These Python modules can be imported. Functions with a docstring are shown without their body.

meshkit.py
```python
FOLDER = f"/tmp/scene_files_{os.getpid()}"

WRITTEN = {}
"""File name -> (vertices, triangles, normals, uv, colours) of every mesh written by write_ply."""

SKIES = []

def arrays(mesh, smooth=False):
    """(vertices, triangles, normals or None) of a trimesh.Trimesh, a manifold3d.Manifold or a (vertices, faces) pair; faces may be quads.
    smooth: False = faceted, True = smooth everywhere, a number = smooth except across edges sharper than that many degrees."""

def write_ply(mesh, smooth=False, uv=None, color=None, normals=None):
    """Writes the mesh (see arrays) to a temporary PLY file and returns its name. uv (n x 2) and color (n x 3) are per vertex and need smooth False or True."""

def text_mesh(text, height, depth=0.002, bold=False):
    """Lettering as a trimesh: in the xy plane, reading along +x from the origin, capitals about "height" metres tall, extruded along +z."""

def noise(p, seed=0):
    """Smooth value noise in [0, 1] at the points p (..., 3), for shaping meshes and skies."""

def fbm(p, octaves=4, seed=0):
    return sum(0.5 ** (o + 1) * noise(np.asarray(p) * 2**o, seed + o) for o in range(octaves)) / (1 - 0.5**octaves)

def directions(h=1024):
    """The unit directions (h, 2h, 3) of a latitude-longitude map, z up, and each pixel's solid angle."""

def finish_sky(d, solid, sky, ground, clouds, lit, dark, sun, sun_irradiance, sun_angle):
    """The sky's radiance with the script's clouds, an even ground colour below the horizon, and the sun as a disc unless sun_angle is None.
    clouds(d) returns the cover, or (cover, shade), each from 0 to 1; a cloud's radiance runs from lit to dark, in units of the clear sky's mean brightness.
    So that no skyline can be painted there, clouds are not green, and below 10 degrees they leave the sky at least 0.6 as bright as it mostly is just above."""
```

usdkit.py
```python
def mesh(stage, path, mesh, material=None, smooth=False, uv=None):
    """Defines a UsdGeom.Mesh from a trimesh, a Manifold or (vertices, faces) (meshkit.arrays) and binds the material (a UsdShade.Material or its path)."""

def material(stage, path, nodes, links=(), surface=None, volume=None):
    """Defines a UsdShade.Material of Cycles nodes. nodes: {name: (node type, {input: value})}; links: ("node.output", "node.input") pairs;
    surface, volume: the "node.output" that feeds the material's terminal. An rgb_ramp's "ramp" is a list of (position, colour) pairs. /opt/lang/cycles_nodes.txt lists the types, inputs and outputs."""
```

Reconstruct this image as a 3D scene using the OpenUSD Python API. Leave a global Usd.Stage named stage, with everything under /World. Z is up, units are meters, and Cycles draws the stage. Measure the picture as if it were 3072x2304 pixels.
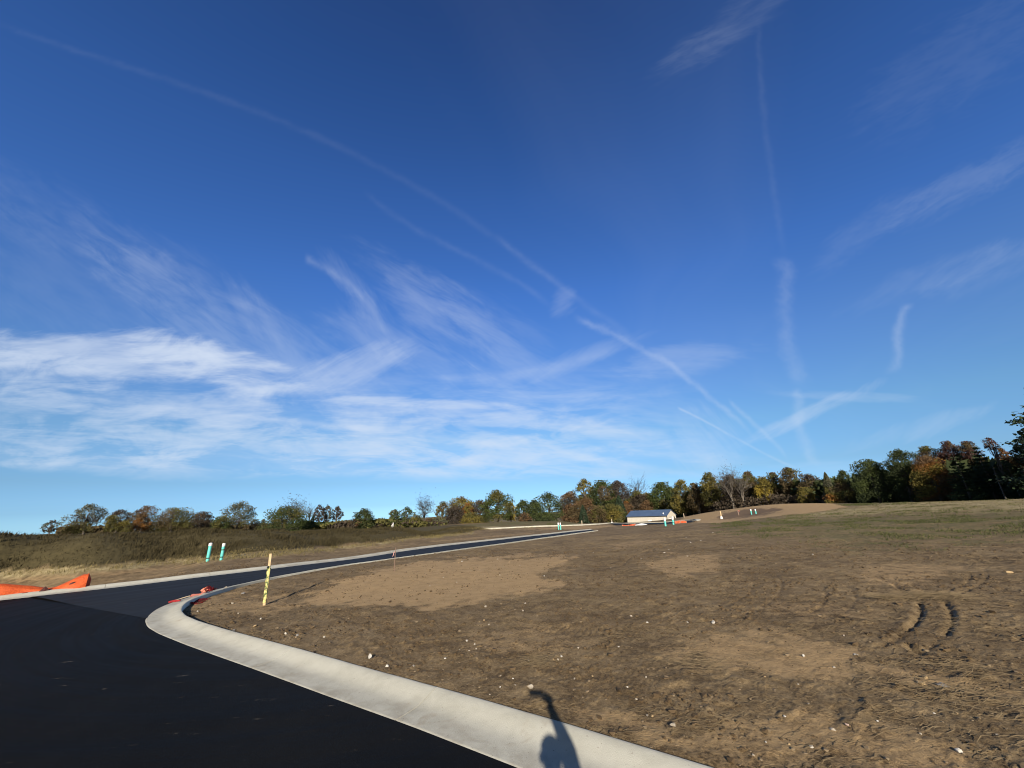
import math, random
import numpy as np, trimesh, shapely
from shapely.geometry import Polygon, LineString, Point
from scipy.interpolate import RBFInterpolator, CubicSpline
from scipy.spatial import cKDTree
import manifold3d as m3
import usdkit
from meshkit import noise, fbm
from pxr import Usd, UsdGeom, UsdLux, UsdShade, Gf, Sdf, Vt

# ------------------------------------------------------------------ camera
stage = Usd.Stage.CreateInMemory()
UsdGeom.SetStageUpAxis(stage, UsdGeom.Tokens.z); UsdGeom.SetStageMetersPerUnit(stage, 1.0)
UsdGeom.Xform.Define(stage, '/World'); UsdGeom.Scope.Define(stage, '/World/Looks')
CAM_H, PITCH, ROLL, FPX, PW, PH = 2.0, math.radians(18.4), math.radians(2.4), 1157.0, 3072, 2304
EXPOSURE = 1.58
fw = np.array([0, math.cos(PITCH), math.sin(PITCH)]); up0 = np.array([0, -math.sin(PITCH), math.cos(PITCH)]); rt0 = np.array([1., 0, 0])
RT = rt0 * math.cos(ROLL) - up0 * math.sin(ROLL); UP = up0 * math.cos(ROLL) + rt0 * math.sin(ROLL)
cam = UsdGeom.Camera.Define(stage, '/World/camera')
cam.CreateHorizontalApertureAttr(36.0); cam.CreateVerticalApertureAttr(27.0); cam.CreateFocalLengthAttr(36.0 * FPX / PW)
cam.CreateClippingRangeAttr(Gf.Vec2f(0.05, 20000)); cam.CreateExposureAttr(EXPOSURE)
cam.AddTransformOp().Set(Gf.Matrix4d(*RT, 0, *UP, 0, *(-fw), 0, 0, 0, CAM_H, 1))

# ------------------------------------------------------------------ sun and sky
SUN_EL, SUN_AZ = math.radians(20.07), math.radians(180.64)      # azimuth from +y towards +x
sd = np.array([math.sin(SUN_AZ) * math.cos(SUN_EL), math.cos(SUN_AZ) * math.cos(SUN_EL), math.sin(SUN_EL)])
sun = UsdLux.DistantLight.Define(stage, '/World/sun')
sun.CreateIntensityAttr(0.72); sun.CreateAngleAttr(0.53); sun.CreateNormalizeAttr(True); sun.CreateColorAttr(Gf.Vec3f(1.0, 0.92, 0.79))
sx = np.cross([0, 0, 1.], sd); sx /= np.linalg.norm(sx); sy = np.cross(sd, sx)
sun.AddTransformOp().Set(Gf.Matrix4d(*sx, 0, *sy, 0, *sd, 0, 0, 0, 0, 1))


def ray(px, py):
    d = fw * FPX + RT * (px - PW / 2) - UP * (py - PH / 2)
    return d / np.hypot(d[0], d[1])


class Graph:
    """Builds a node graph from small expressions."""
    def __init__(g): g.n, g.l, g.k = {}, [], 0
    def node(g, kind, out, **inputs):
        g.k += 1; name = f'n{g.k}'; vals = {}
        for k, v in inputs.items():
            if isinstance(v, str) and '.' in v and v.split('.')[0] in g.n: g.l.append((v, f'{name}.{k}'))
            else: vals[k] = v
        g.n[name] = (kind, vals)
        return f'{name}.{out}'
    def m(g, op, a, b=0.0, c=0.0, clamp=False): return g.node('math', 'value', math_type=op, value1=a, value2=b, value3=c, use_clamp=clamp)
    def add(g, a, b): return g.m('add', a, b)
    def sub(g, a, b): return g.m('subtract', a, b)
    def mul(g, a, b): return g.m('multiply', a, b)
    def mad(g, a, b, c): return g.m('multiply_add', a, b, c)
    def poly(g, x, cs):                                                   # cs: highest power first
        r = g.mad(x, cs[0], cs[1])
        for c in cs[2:]: r = g.mad(r, x, c)
        return r
    def step(g, v, a, b, lo=0.0, hi=1.0): return g.node('map_range', 'result', range_type='smoothstep', value=v, from_min=a, from_max=b, to_min=lo, to_max=hi, clamp=True)
    def vec(g, x, y, z): return g.node('combine_xyz', 'vector', x=x, y=y, z=z)
    def noise(g, v, scale, detail=3.0, rough=0.55, dist=0.0): return g.node('noise_texture', 'fac', vector=v, scale=scale, detail=detail, roughness=rough, distortion=dist)
    def mix(g, f, a, b): return g.node('mix_color', 'result', fac=f, a=a, b=b)
    def ramp(g, f, stops): return g.node('rgb_ramp', 'color', fac=f, ramp=stops)
    def done(g, name, surface=None, volume=None): return usdkit.material(stage, '/World/Looks/' + name, g.n, g.l, surface=surface, volume=volume)


def sky_material():
    g = Graph()
    d = g.node('texture_coordinate', 'generated')
    g.k += 1; sep = f'n{g.k}'; g.n[sep] = ('separate_xyz', {}); g.l.append((d, sep + '.vector'))
    x, y, z = sep + '.x', sep + '.y', sep + '.z'
    sky = g.node('sky_texture', 'color', sky_type='single_scattering', sun_disc=False, sun_elevation=SUN_EL, sun_rotation=SUN_AZ,
                 altitude=250.0, air_density=SKY_AIR, aerosol_density=SKY_DUST, ozone_density=SKY_OZONE)
    # gnomonic co-ordinates about the north direction: great circles are straight lines
    front = g.step(y, 0.05, 0.3)
    yy = g.m('maximum', y, 0.05)
    X, Z = g.m('divide', x, yy), g.m('divide', z, yy)
    zz = g.add(g.m('maximum', z, 0.0), 0.06)
    u, v = g.m('divide', x, zz), g.m('divide', y, zz)                     # a cloud sheet overhead
    uv = g.vec(u, v, 0.0)
    w1 = g.noise(uv, 0.35, 3, 0.5)
    w2 = g.noise(g.vec(g.add(u, 7.3), g.add(v, 2.1), 3.0), 0.35, 3, 0.5)
    uw, vw = g.add(u, g.mul(g.sub(w1, 0.5), 2.6)), g.add(v, g.mul(g.sub(w2, 0.5), 2.6))
    # fibres run towards the north-east (azimuth about 38 degrees)
    ca, sa = math.cos(math.radians(40)), math.sin(math.radians(40))
    al, ac = g.add(g.mul(uw, sa), g.mul(vw, ca)), g.sub(g.mul(uw, ca), g.mul(vw, sa))
    fib = g.noise(g.vec(g.mul(al, 0.22), g.mul(ac, 1.5), 0.0), 1.0, 6, 0.62, 0.6)
    fib2 = g.noise(g.vec(g.mul(al, 0.9), g.mul(ac, 5.0), 4.0), 1.0, 5, 0.6, 0.4)
    big = g.noise(g.vec(g.mul(al, 0.12), g.mul(ac, 0.35), 9.0), 1.0, 3, 0.5)
    fibre = g.mul(g.step(fib, 0.40, 0.74), g.mad(fib2, 1.1, 0.25))
    soft = g.step(g.noise(g.vec(g.mul(al, .5), g.mul(ac, .9), 1.0), 0.9, 5, 0.55, 0.8), 0.25, 0.72)
    # thin veil of cirrus over the whole sky
    dens = g.mul(fibre, g.step(big, 0.40, 0.75, 0.0, 0.05))
    # where the photograph has its denser clouds: fibrous patches in the north half of the sky
    fields = {}
    for o in (2, 35, 58, -28):                                            # cloud texture drawn out along four directions
        c_, s_ = math.cos(math.radians(o)), -math.sin(math.radians(o))
        al_, ac_ = g.mad(X, c_, g.mul(Z, s_)), g.mad(Z, c_, g.mul(X, -s_))
        al_ = g.add(al_, g.mul(w1, .10)); ac_ = g.add(ac_, g.mul(w2, .05))
        fields[o] = (g.noise(g.vec(g.mul(al_, 4.2), g.mul(ac_, 12.0), float(o)), 1.0, 5, .58, .7), g.noise(g.vec(g.mul(al_, 5.0), g.mul(ac_, 24.0), float(o + 9)), 1.0, 4, .62, .4))
    twob, tthk = g.noise(g.vec(g.mul(X, 13.0), g.mul(Z, 13.0), 1.7), 1.0, 4, .62), g.noise(g.vec(g.mul(X, 10.0), g.mul(Z, 10.0), 8.1), 1.0, 4, .65)
    def blob(px, py, rx, ry, tilt, amp, kind):
        q = ray(px, py); c_, s_ = math.cos(math.radians(tilt)), math.sin(math.radians(tilt))
        qx = ray(px + rx * c_, py + rx * s_); qy = ray(px + ry * s_, py - ry * c_)
        X0, Z0 = q[0] / q[1], q[2] / q[1]
        ex = np.array([qx[0] / qx[1] - X0, qx[2] / qx[1] - Z0]); ey = np.array([qy[0] / qy[1] - X0, qy[2] / qy[1] - Z0])
        M = np.linalg.inv(np.stack([ex, ey], 1))
        a = g.mad(X, M[0, 0], g.mad(Z, M[0, 1], -(M[0, 0] * X0 + M[0, 1] * Z0)))
        b = g.mad(X, M[1, 0], g.mad(Z, M[1, 1], -(M[1, 0] * X0 + M[1, 1] * Z0)))
        r2 = g.add(g.mul(a, a), g.mul(b, b))
        lump, fibr = fields[min(fields, key=lambda o: abs(o - tilt))]
        if kind: e = g.add(g.mul(g.sub(lump, .5), 2.6), g.mul(g.sub(fibr, .5), 1.5))
        else: e = g.add(g.mul(g.sub(lump, .5), 1.6), g.mul(g.sub(fibr, .5), 2.6))
        body = g.step(g.add(g.sub(.62, r2), e), -.55, 1.15)
        return g.mul(g.mul(body, g.step(r2, .5, 2.2, 1.0, 0.0)), amp)
    terms = []
    for q in BLOBS: terms.append(blob(*q))
    for t in terms: dens = g.add(dens, t)
    tex2 = g.m('minimum', g.mad(fibre, 1.0, g.mul(soft, 0.25)), 1.0)
    # low deck that ends in a clean lower edge
    deck = None
    for pts, amp in DECKS:
        P = np.array([ray(*p) for p in pts]); cx, cz = P[:, 0] / P[:, 1], P[:, 2] / P[:, 1]
        c = np.polyfit(cx, cz, 2)
        h = g.sub(Z, g.poly(X, list(c)))
        h = g.add(h, g.mad(w2, 0.03, -0.015))
        prof = g.mul(g.step(h, -0.004, 0.02), g.step(h, 0.06, 0.36, 1.0, 0.0))
        xr = g.mul(g.step(X, -2.2, -0.9), g.step(X, 0.1, 0.62, 1.0, 0.0))
        t = g.mul(g.mul(prof, xr), g.mul(g.m('maximum', .06, g.m('minimum', g.mad(g.mul(fields[2][1], fields[2][0]), 4.2, g.mad(tex2, .5, -.86)), 1.3)), amp))
        dens = g.add(dens, t)
    # vapour trails
    for axis, pts, width, amp, wob in TRAILS:
        P = np.array([ray(*p) for p in pts]); cx, cz = P[:, 0] / P[:, 1], P[:, 2] / P[:, 1]
        s, t_ = (cx, cz) if axis == 'x' else (cz, cx)
        deg = min(3, len(pts) - 1); c = np.polyfit(s, t_, deg)
        S, T = (X, Z) if axis == 'x' else (Z, X)
        Sc = g.m('maximum', g.m('minimum', S, s.max() + .06), s.min() - .06)
        dist = g.sub(T, g.poly(Sc, list(c)))
        nz = twob
        dist = g.m('absolute', g.add(dist, g.mad(nz, wob * 2, -wob)))
        thick = tthk
        e = 0.06 * (s.max() - s.min())
        win = g.mul(g.step(S, s.min() - e, s.min() + e), g.step(S, s.max() - e, s.max() + e, 1.0, 0.0))
        core = g.step(dist, 0.0, width, 1.0, 0.0)
        t = g.mul(g.mul(g.mul(core, core), win), g.mul(g.step(thick, 0.25, 0.7, 0.35, 1.0), amp))
        dens = g.add(dens, g.mul(t, g.mad(fib2, .8, .5)))
    dens = g.mul(g.sub(1.0, g.m('exponent', g.mul(dens, -1.15))), .96)
    # the air's own colour: deeper blue overhead and clear blue down to the horizon, the same all round
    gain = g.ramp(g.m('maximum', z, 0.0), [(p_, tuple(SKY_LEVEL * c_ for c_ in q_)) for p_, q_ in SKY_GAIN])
    # towards the sun the sky is made whiter, to add neutral fill light
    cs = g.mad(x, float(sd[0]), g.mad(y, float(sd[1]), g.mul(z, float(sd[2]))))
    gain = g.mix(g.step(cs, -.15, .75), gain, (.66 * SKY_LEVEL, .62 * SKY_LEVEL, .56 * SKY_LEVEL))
    sky = g.node('mix_color', 'result', blend_type='multiply', fac=1.0, a=sky, b=gain)
    col = g.mix(dens, sky, CLOUD)
    bg = g.node('background_shader', 'background', color=col, strength=SKY_STRENGTH)
    return g.done('sky_look', surface=bg)


SKY_STRENGTH, SKY_AIR, SKY_DUST, SKY_OZONE = 0.05, 1.0, 0.3, 3.0
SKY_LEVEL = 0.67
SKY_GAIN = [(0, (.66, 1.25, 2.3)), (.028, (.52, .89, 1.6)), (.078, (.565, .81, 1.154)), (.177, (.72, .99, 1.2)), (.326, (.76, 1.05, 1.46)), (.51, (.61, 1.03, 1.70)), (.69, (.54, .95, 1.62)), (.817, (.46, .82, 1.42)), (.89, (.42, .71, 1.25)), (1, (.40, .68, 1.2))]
CLOUD = (4.7, 5.3, 6.2)
BLOBS = [  # px, py, rx, ry, tilt, amount, dense
    (260, 1062, 560, 82, 4, 0.90, 1), (640, 1090, 330, 76, 14, 0.80, 1), (560, 1050, 260, 44, 5, .4, 1), (90, 1110, 300, 70, 6, 0.5, 1), (1020, 1110, 260, 62, -18, 0.42, 1), (860, 1165, 240, 36, 8, 0.3, 1),
    (1230, 1207, 330, 17, 2, 0.62, 0), (760, 1010, 700, 120, 28, 0.10, 0), (250, 860, 620, 200, 30, 0.045, 0), (150, 640, 420, 110, 28, 0.03, 0), (600, 900, 600, 130, 34, .04, 0), (820, 1010, 300, 60, 50, .10, 0),
    (1060, 860, 170, 44, 52, 0.10, 0), (1260, 900, 300, 80, 40, 0.085, 0), (1350, 960, 320, 110, 38, 0.10, 0), (1100, 980, 170, 80, 70, .10, 0), (1480, 1000, 260, 110, 36, .08, 0), (1180, 1040, 300, 70, 20, .12, 0),
    (1690, 905, 60, 40, -60, 0.14, 1), (2060, 1075, 240, 55, -8, 0.17, 0), (1720, 1080, 240, 34, -20, 0.14, 0),
    (2200, 70, 260, 60, -36, 0.055, 1), (2080, 160, 160, 60, -36, 0.02, 0), (2930, 540, 330, 60, -28, 0.085, 0), (2620, 680, 220, 60, -35, 0.05, 0), (2880, 170, 360, 140, -35, 0.03, 0), (2800, 830, 300, 60, -20, .05, 0),
    (2430, 1240, 240, 26, -24, 0.30, 0), (2560, 1190, 240, 18, 3, 0.16, 0), (2780, 1280, 230, 36, -16, 0.16, 0), (2120, 1330, 130, 110, 60, 0.20, 0), (1500, 1250, 420, 46, 3, 0.30, 0),
    (2700, 1400, 400, 30, 0, 0.12, 0), (1900, 1350, 420, 50, 4, 0.26, 0), (600, 1230, 700, 60, 6, 0.26, 0), (2960, 800, 240, 70, -20, 0.06, 0), (700, 1330, 800, 60, 4, .24, 0), (1300, 1330, 500, 60, 4, .26, 0), (300, 1390, 600, 40, 3, .3, 0), (1000, 1400, 700, 34, 3, .3, 0)]
DECKS = [([(0, 1408), (400, 1418), (800, 1428), (1200, 1434), (1536, 1436), (1750, 1440)], 0.72)]
TRAILS = [
    ('x', [(21, 83), (347, 187), (555, 257), (799, 354), (1042, 451), (1180, 521), (1354, 625), (1536, 746), (1710, 876), (1814, 960)], 0.039, 0.025, 0.0150),
    ('x', [(1500, 722), (1600, 800), (1710, 876), (1814, 960), (1900, 1015)], 0.033, 0.049, 0.0180),
    ('x', [(1740, 958), (1814, 990), (1904, 1035), (1987, 1078), (2078, 1147), (2140, 1203), (2203, 1244), (2250, 1300)], 0.028, 0.197, 0.0240),
    ('x', [(2190, 1205), (2217, 1230), (2272, 1279), (2355, 1362)], 0.026, 0.164, 0.0150),
    ('x', [(1110, 590), (1250, 690), (1400, 760), (1536, 840), (1640, 905)], 0.033, 0.041, 0.0180),
    ('x', [(2036, 1225), (2100, 1256), (2160, 1288)], 0.009, 0.32, 0.001),
    ('x', [(2160, 1290), (2240, 1332), (2300, 1364), (2380, 1400)], 0.010, 0.22, 0.002),
    ('z', [(2278, 80), (2276, 230), (2300, 360), (2310, 500), (2330, 650), (2350, 740)], 0.026, 0.029, 0.0120),
    ('z', [(2352, 780), (2345, 870), (2365, 930), (2358, 1000), (2352, 1050), (2385, 1110), (2400, 1150)], 0.049, 0.115, 0.0330),
    ('z', [(2395, 1170), (2400, 1250), (2395, 1300), (2425, 1350), (2440, 1390)], 0.033, 0.197, 0.0240),
    ('z', [(2722, 915), (2700, 990), (2694, 1050), (2675, 1115)], 0.033, 0.213, 0.0180),
    ('x', [(0, 1170), (300, 1200), (600, 1232), (850, 1260), (1100, 1295), (1300, 1310), (1536, 1340), (1750, 1372), (1900, 1395), (2070, 1425)], 0.018, 0.295, 0.0090),
    ('x', [(920, 775), (990, 815), (1050, 860), (1090, 900)], 0.033, 0.164, 0.0120),
    ('x', [(1160, 835), (1210, 870), (1270, 910), (1340, 935)], 0.037, 0.090, 0.0120),
    ('x', [(1320, 1140), (1500, 1128), (1680, 1098), (1840, 1050)], 0.033, 0.123, 0.0120),
    ('x', [(1760, 1280), (1880, 1290), (2000, 1300)], 0.024, 0.262, 0.0090)]
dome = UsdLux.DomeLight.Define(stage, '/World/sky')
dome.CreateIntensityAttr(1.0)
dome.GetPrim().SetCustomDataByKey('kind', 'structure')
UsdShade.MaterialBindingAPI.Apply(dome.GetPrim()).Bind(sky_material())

# ------------------------------------------------------------------ helpers for things
_used = {}
def numbered(parent, name):
    k = (str(parent), name); _used[k] = _used.get(k, 0) + 1
    n = name if _used[k] == 1 else f'{name}_{_used[k] - 1:03d}'
    return f'{parent}/{n}'
def tag(p, label=None, cat=None, group=None, kind=None):
    p = p.GetPrim() if hasattr(p, 'GetPrim') else p
    for k, v in (('label', label), ('category', cat), ('group', group), ('kind', kind)):
        if v: p.SetCustomDataByKey(k, v)
    return p
def obj(name, mesh, mat, parent=None, smooth=False, prim=None):
    path = numbered(parent.GetPath() if parent else '/World', name)
    m = usdkit.mesh(stage, path, mesh, '/World/Looks/' + mat, smooth=smooth)
    if prim is not None:
        for k, a in prim.items():
            UsdGeom.PrimvarsAPI(m).CreatePrimvar(k, Sdf.ValueTypeNames.FloatArray, 'vertex').Set(Vt.FloatArray.FromNumpy(np.asarray(a, np.float32)))
    return m.GetPrim()
def thing(name, label=None, cat=None, loc=(0, 0, 0), rotz=0.0, group=None, kind=None):
    x = UsdGeom.Xform.Define(stage, numbered('/World', name)); x.AddTranslateOp().Set(Gf.Vec3d(*map(float, loc)))
    if rotz: x.AddRotateZOp().Set(math.degrees(rotz))
    return tag(x, label, cat, group, kind)

class MB:
    """Collects shapes and makes them one mesh."""
    def __init__(s): s.v, s.f, s.n = [], [], 0
    def add(s, v, f):
        v = np.asarray(v, float).reshape(-1, 3); f = np.asarray(f, int)
        if f.shape[1] == 4: f = np.vstack([f[:, [0, 1, 2]], f[:, [0, 2, 3]]])
        s.v.append(v); s.f.append(f + s.n); s.n += len(v); return s
    def tm(s, m): return s.add(m.vertices, m.faces)
    def box(s, c, size, rot=None):
        m = trimesh.creation.box(size)
        if rot is not None: m.apply_transform(rot)
        m.apply_translation(c); return s.tm(m)
    def tube(s, pts, rad, n=6, cap=True):
        pts = np.asarray(pts, float); rad = np.broadcast_to(rad, len(pts)); k = len(pts)
        t = np.gradient(pts, axis=0); t /= np.linalg.norm(t, axis=1, keepdims=True) + 1e-12
        ref = np.array([0.31, 0.95, 0.05]) if abs(t[0] @ [0.31, 0.95, 0.05]) < .9 else np.array([1., 0, 0])
        a = np.cross(t, ref); a /= np.linalg.norm(a, axis=1, keepdims=True) + 1e-12; b = np.cross(t, a)
        th = np.arange(n) * 2 * np.pi / n
        v = pts[:, None] + rad[:, None, None] * (np.cos(th)[None, :, None] * a[:, None] + np.sin(th)[None, :, None] * b[:, None])
        i = np.arange(k - 1)[:, None] * n; j = np.arange(n)[None]
        f = np.stack([i + j, i + (j + 1) % n, i + n + (j + 1) % n, i + n + j], -1).reshape(-1, 4)
        s.add(v, f)
        if cap:
            for e in (0, k - 1):
                fan = np.stack([np.zeros(n - 2, int), np.arange(1, n - 1), np.arange(2, n)], 1); s.add(v[e], fan)
        return s
    def mesh(s): return np.vstack(s.v), np.vstack(s.f)

# ------------------------------------------------------------------ terrain
ss = lambda x, a, b: (lambda t: t * t * (3 - 2 * t))(np.clip((np.asarray(x, float) - a) / (b - a), 0, 1))
def px_z(px, py, z):
    d = ray(px, py); t = (z - CAM_H) / d[2]; return (d[0] * t, d[1] * t, z)
def px_d(px, py, D, dz=0):
    d = ray(px, py); return (d[0] * D, d[1] * D, CAM_H + d[2] * D + dz)
ctrl = [(x, y, 0) for x in range(-20, 21, 5) for y in range(-15, 16, 5) if math.hypot(x, y) < 19.5 and x < 18]
ctrl += [px_z(*p) for p in [(792, 1812, 0), (1182, 1718, 0), (1182, 1675, -.1), (1442, 1641, -.3), (1600, 1617, -.55), (1700, 1604, -.7), (1781, 1592, -.8), (1842, 1585, -.85),
    (0, 1802, 0), (555, 1735, 0), (900, 1690, -.05), (1182, 1652, -.2), (1442, 1620, -.4), (1700, 1593, -.75), (640, 1688, 0), (0, 1712, 0), (-300, 1740, 0), (512, 1675, 0), (1024, 1638, -.15), (1300, 1606, -.4),
    (1440, 1592, -.7), (1997, 1578, -.5), (2030, 1571, -.5), (2254, 1543.5, -.3), (2300, 1552, 0), (2700, 1600, 0), (3072, 1600, .05), (2000, 1650, -.1), (2400, 1600, 0), (1900, 1620, -.35)]]
ctrl += [px_d(*p) for p in [(1440, 1587.5, 67),
    (1358, 1581, 95), (1480, 1569, 105), (1560, 1565, 110), (1640, 1564, 112), (1700, 1565, 115), (1745, 1573, 112), (1421, 1587, 75), (1560, 1583, 78), (1700, 1578, 82), (1831, 1571, 95),
    (1900, 1569.5, 125), (1990, 1567, 120), (2085, 1563, 105), (1853, 1575, 82), (1987, 1573, 85), (1883, 1567.5, 190), (2001, 1559, 181), (2028, 1556, 186), (2150, 1561, 92),
    (2060, 1549.5, 135), (2100, 1543, 125), (2200, 1530, 115), (2300, 1519, 108), (2400, 1514, 104), (2480, 1512, 102), (2600, 1509.5, 100), (2400, 1531, 82), (2500, 1521, 85), (2600, 1535, 68),
    (2700, 1510, 82), (2850, 1507, 78), (3030, 1500, 76), (3072, 1498, 76), (3300, 1492, 76), (2700, 1513, 110), (3030, 1504, 110), (3300, 1498, 110), (3000, 1540, 50),
    (200, 1603, 125), (600, 1592, 130), (1000, 1581, 135), (1250, 1578, 140), (1600, 1570, 150), (1750, 1572, 215), (2000, 1562, 235), (2200, 1531, 155), (2400, 1516, 150)]]
for px_, py_, D_ in [(-300, 1625, 43), (0, 1611, 41.5), (300, 1605, 41), (600, 1595, 41.5), (820, 1593, 43), (1024, 1591.5, 45), (1200, 1587, 52), (1370, 1583, 63)]:
    ctrl += [px_d(px_, py_, D_), px_d(px_, py_ + 1, D_ * 1.10, -.12), px_d(px_, py_ + 2, D_ * 1.28, -.9)]
ctrl += [(-60, 10, 0), (-70, -20, 0), (0, -40, 0), (40, -30, 0), (60, 0, 0.1), (95, 25, .5), (0, -90, 0), (-90, 50, -.2)]
ctrl += [(R * math.sin(a), R * math.cos(a), z) for R, z, n in ((420, -7.5, 16), (1500, -11, 12), (4500, -14, 10)) for a in np.arange(n) * 2 * math.pi / n]
ctrl = np.array(ctrl)
def warp(x, y):
    r = np.hypot(x, y) + 1e-9; k = 10 * np.log1p(r / 10) / r
    return np.stack([x * k, y * k], -1)
_rbf = RBFInterpolator(warp(ctrl[:, 0], ctrl[:, 1]), ctrl[:, 2], kernel='thin_plate_spline', neighbors=None, smoothing=1e-4)
def Z(x, y):
    x, y = np.asarray(x, float), np.asarray(y, float); r = np.hypot(x, y); sh = r.shape
    z = np.zeros(r.size); k = r.ravel() > 17.0
    if k.any(): z[k] = _rbf(warp(x.ravel()[k], y.ravel()[k]))
    return (z.reshape(sh) * ss(r, 17, 24))
def at(px, py, dz=0.0):
    """The point of the ground that the photograph shows at a pixel."""
    d = ray(px, py); t = np.concatenate([np.arange(2, 60, .05), np.arange(60, 400, .25)])
    g = CAM_H + d[2] * t - Z(d[0] * t, d[1] * t) - dz
    i = int(np.argmax(g < 0)) if (g < 0).any() else len(t) - 1
    i = max(i, 1); a = g[i - 1] / (g[i - 1] - g[i] + 1e-12); q = t[i - 1] + np.clip(a, 0, 1) * (t[i] - t[i - 1])
    return np.array([d[0] * q, d[1] * q, float(Z(d[0] * q, d[1] * q))])
def project(x, y, z):
    v = np.stack([x, y, np.asarray(z) - CAM_H], -1); c = v @ fw; c = np.where(c > .05, c, np.nan)
    return PW / 2 + FPX * (v @ RT) / c, PH / 2 - FPX * (v @ UP) / c

# ------------------------------------------------------------------ roads and kerbs
def resample(p, step):
    p = np.asarray(p, float)[:, :2]; s = np.r_[0, np.cumsum(np.linalg.norm(np.diff(p, axis=0), axis=1))]
    q = np.linspace(0, s[-1], max(2, int(s[-1] / step) + 1)); c = CubicSpline(s, p); return c(q)
def smooth_line(p, step, win):
    d = np.asarray(p, float)[:, :2]; s = np.r_[0, np.cumsum(np.linalg.norm(np.diff(d, axis=0), axis=1))]
    q = np.linspace(0, s[-1], int(s[-1] / step) + 1); r = np.stack([np.interp(q, s, d[:, k]) for k in (0, 1)], 1)
    n = int(win / step) | 1; k = np.hanning(n + 2)[1:-1]; k /= k.sum(); pad = n // 2
    e = np.vstack([2 * r[0] - r[pad:0:-1], r, 2 * r[-1] - r[-2:-pad - 2:-1]])
    return np.stack([np.convolve(e[:, j], k, 'valid') for j in (0, 1)], 1)
KERB_W = 0.62
near_front = [(9.0, -2.05), (5.0, .55), (1.5, 2.92), (-.06, 4.01), (-1.15, 4.76), (-2.25, 5.47), (-2.98, 5.95), (-3.9, 6.55), (-4.99, 7.25), (-6.01, 7.91), (-7.2, 8.72), (-7.95, 9.3), (-8.55, 9.9), (-8.98, 10.45), (-9.38, 11.1), (-9.62, 11.7), (-9.78, 12.4), (-9.88, 13.2), (-9.9, 13.9), (-9.84, 14.6), (-9.6, 15.95), (-9.05, 17.5)]
far_front = [tuple(at(*p)[:2]) for p in [(1024, 1697.5), (1182, 1676), (1300, 1660), (1442, 1640), (1600, 1617.5), (1700, 1604), (1781, 1593)]]
K1 = smooth_line(near_front + far_front, 0.12, 0.75)                    # asphalt edge of the right-hand kerb
dl = [tuple(at(*p)[:2]) for p in [(787, 1711), (1024, 1682), (1182, 1658.5), (1442, 1625.6), (1600, 1608), (1700, 1597), (1781, 1588.5)]]
left_front = [(-46, -19), (-30, -1.5), (-16.5, 13.4), (-13.6, 16.4)] + dl
K2 = smooth_line(left_front, 0.12, 4.0)
def normals2(p):
    t = np.gradient(p, axis=0); t /= np.linalg.norm(t, axis=1, keepdims=True); return np.stack([t[:, 1], -t[:, 0]], 1)   # right of travel
PROFILE = [(-.03, -.16), (-.03, -.01), (0, .003), (.02, .006), (.14, .008), (.24, .012), (.31, .020), (.37, .034), (.43, .054), (.49, .076), (.54, .090), (.58, .098), (.605, .099), (.618, .093), (.622, .08), (.622, -.16)]
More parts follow.
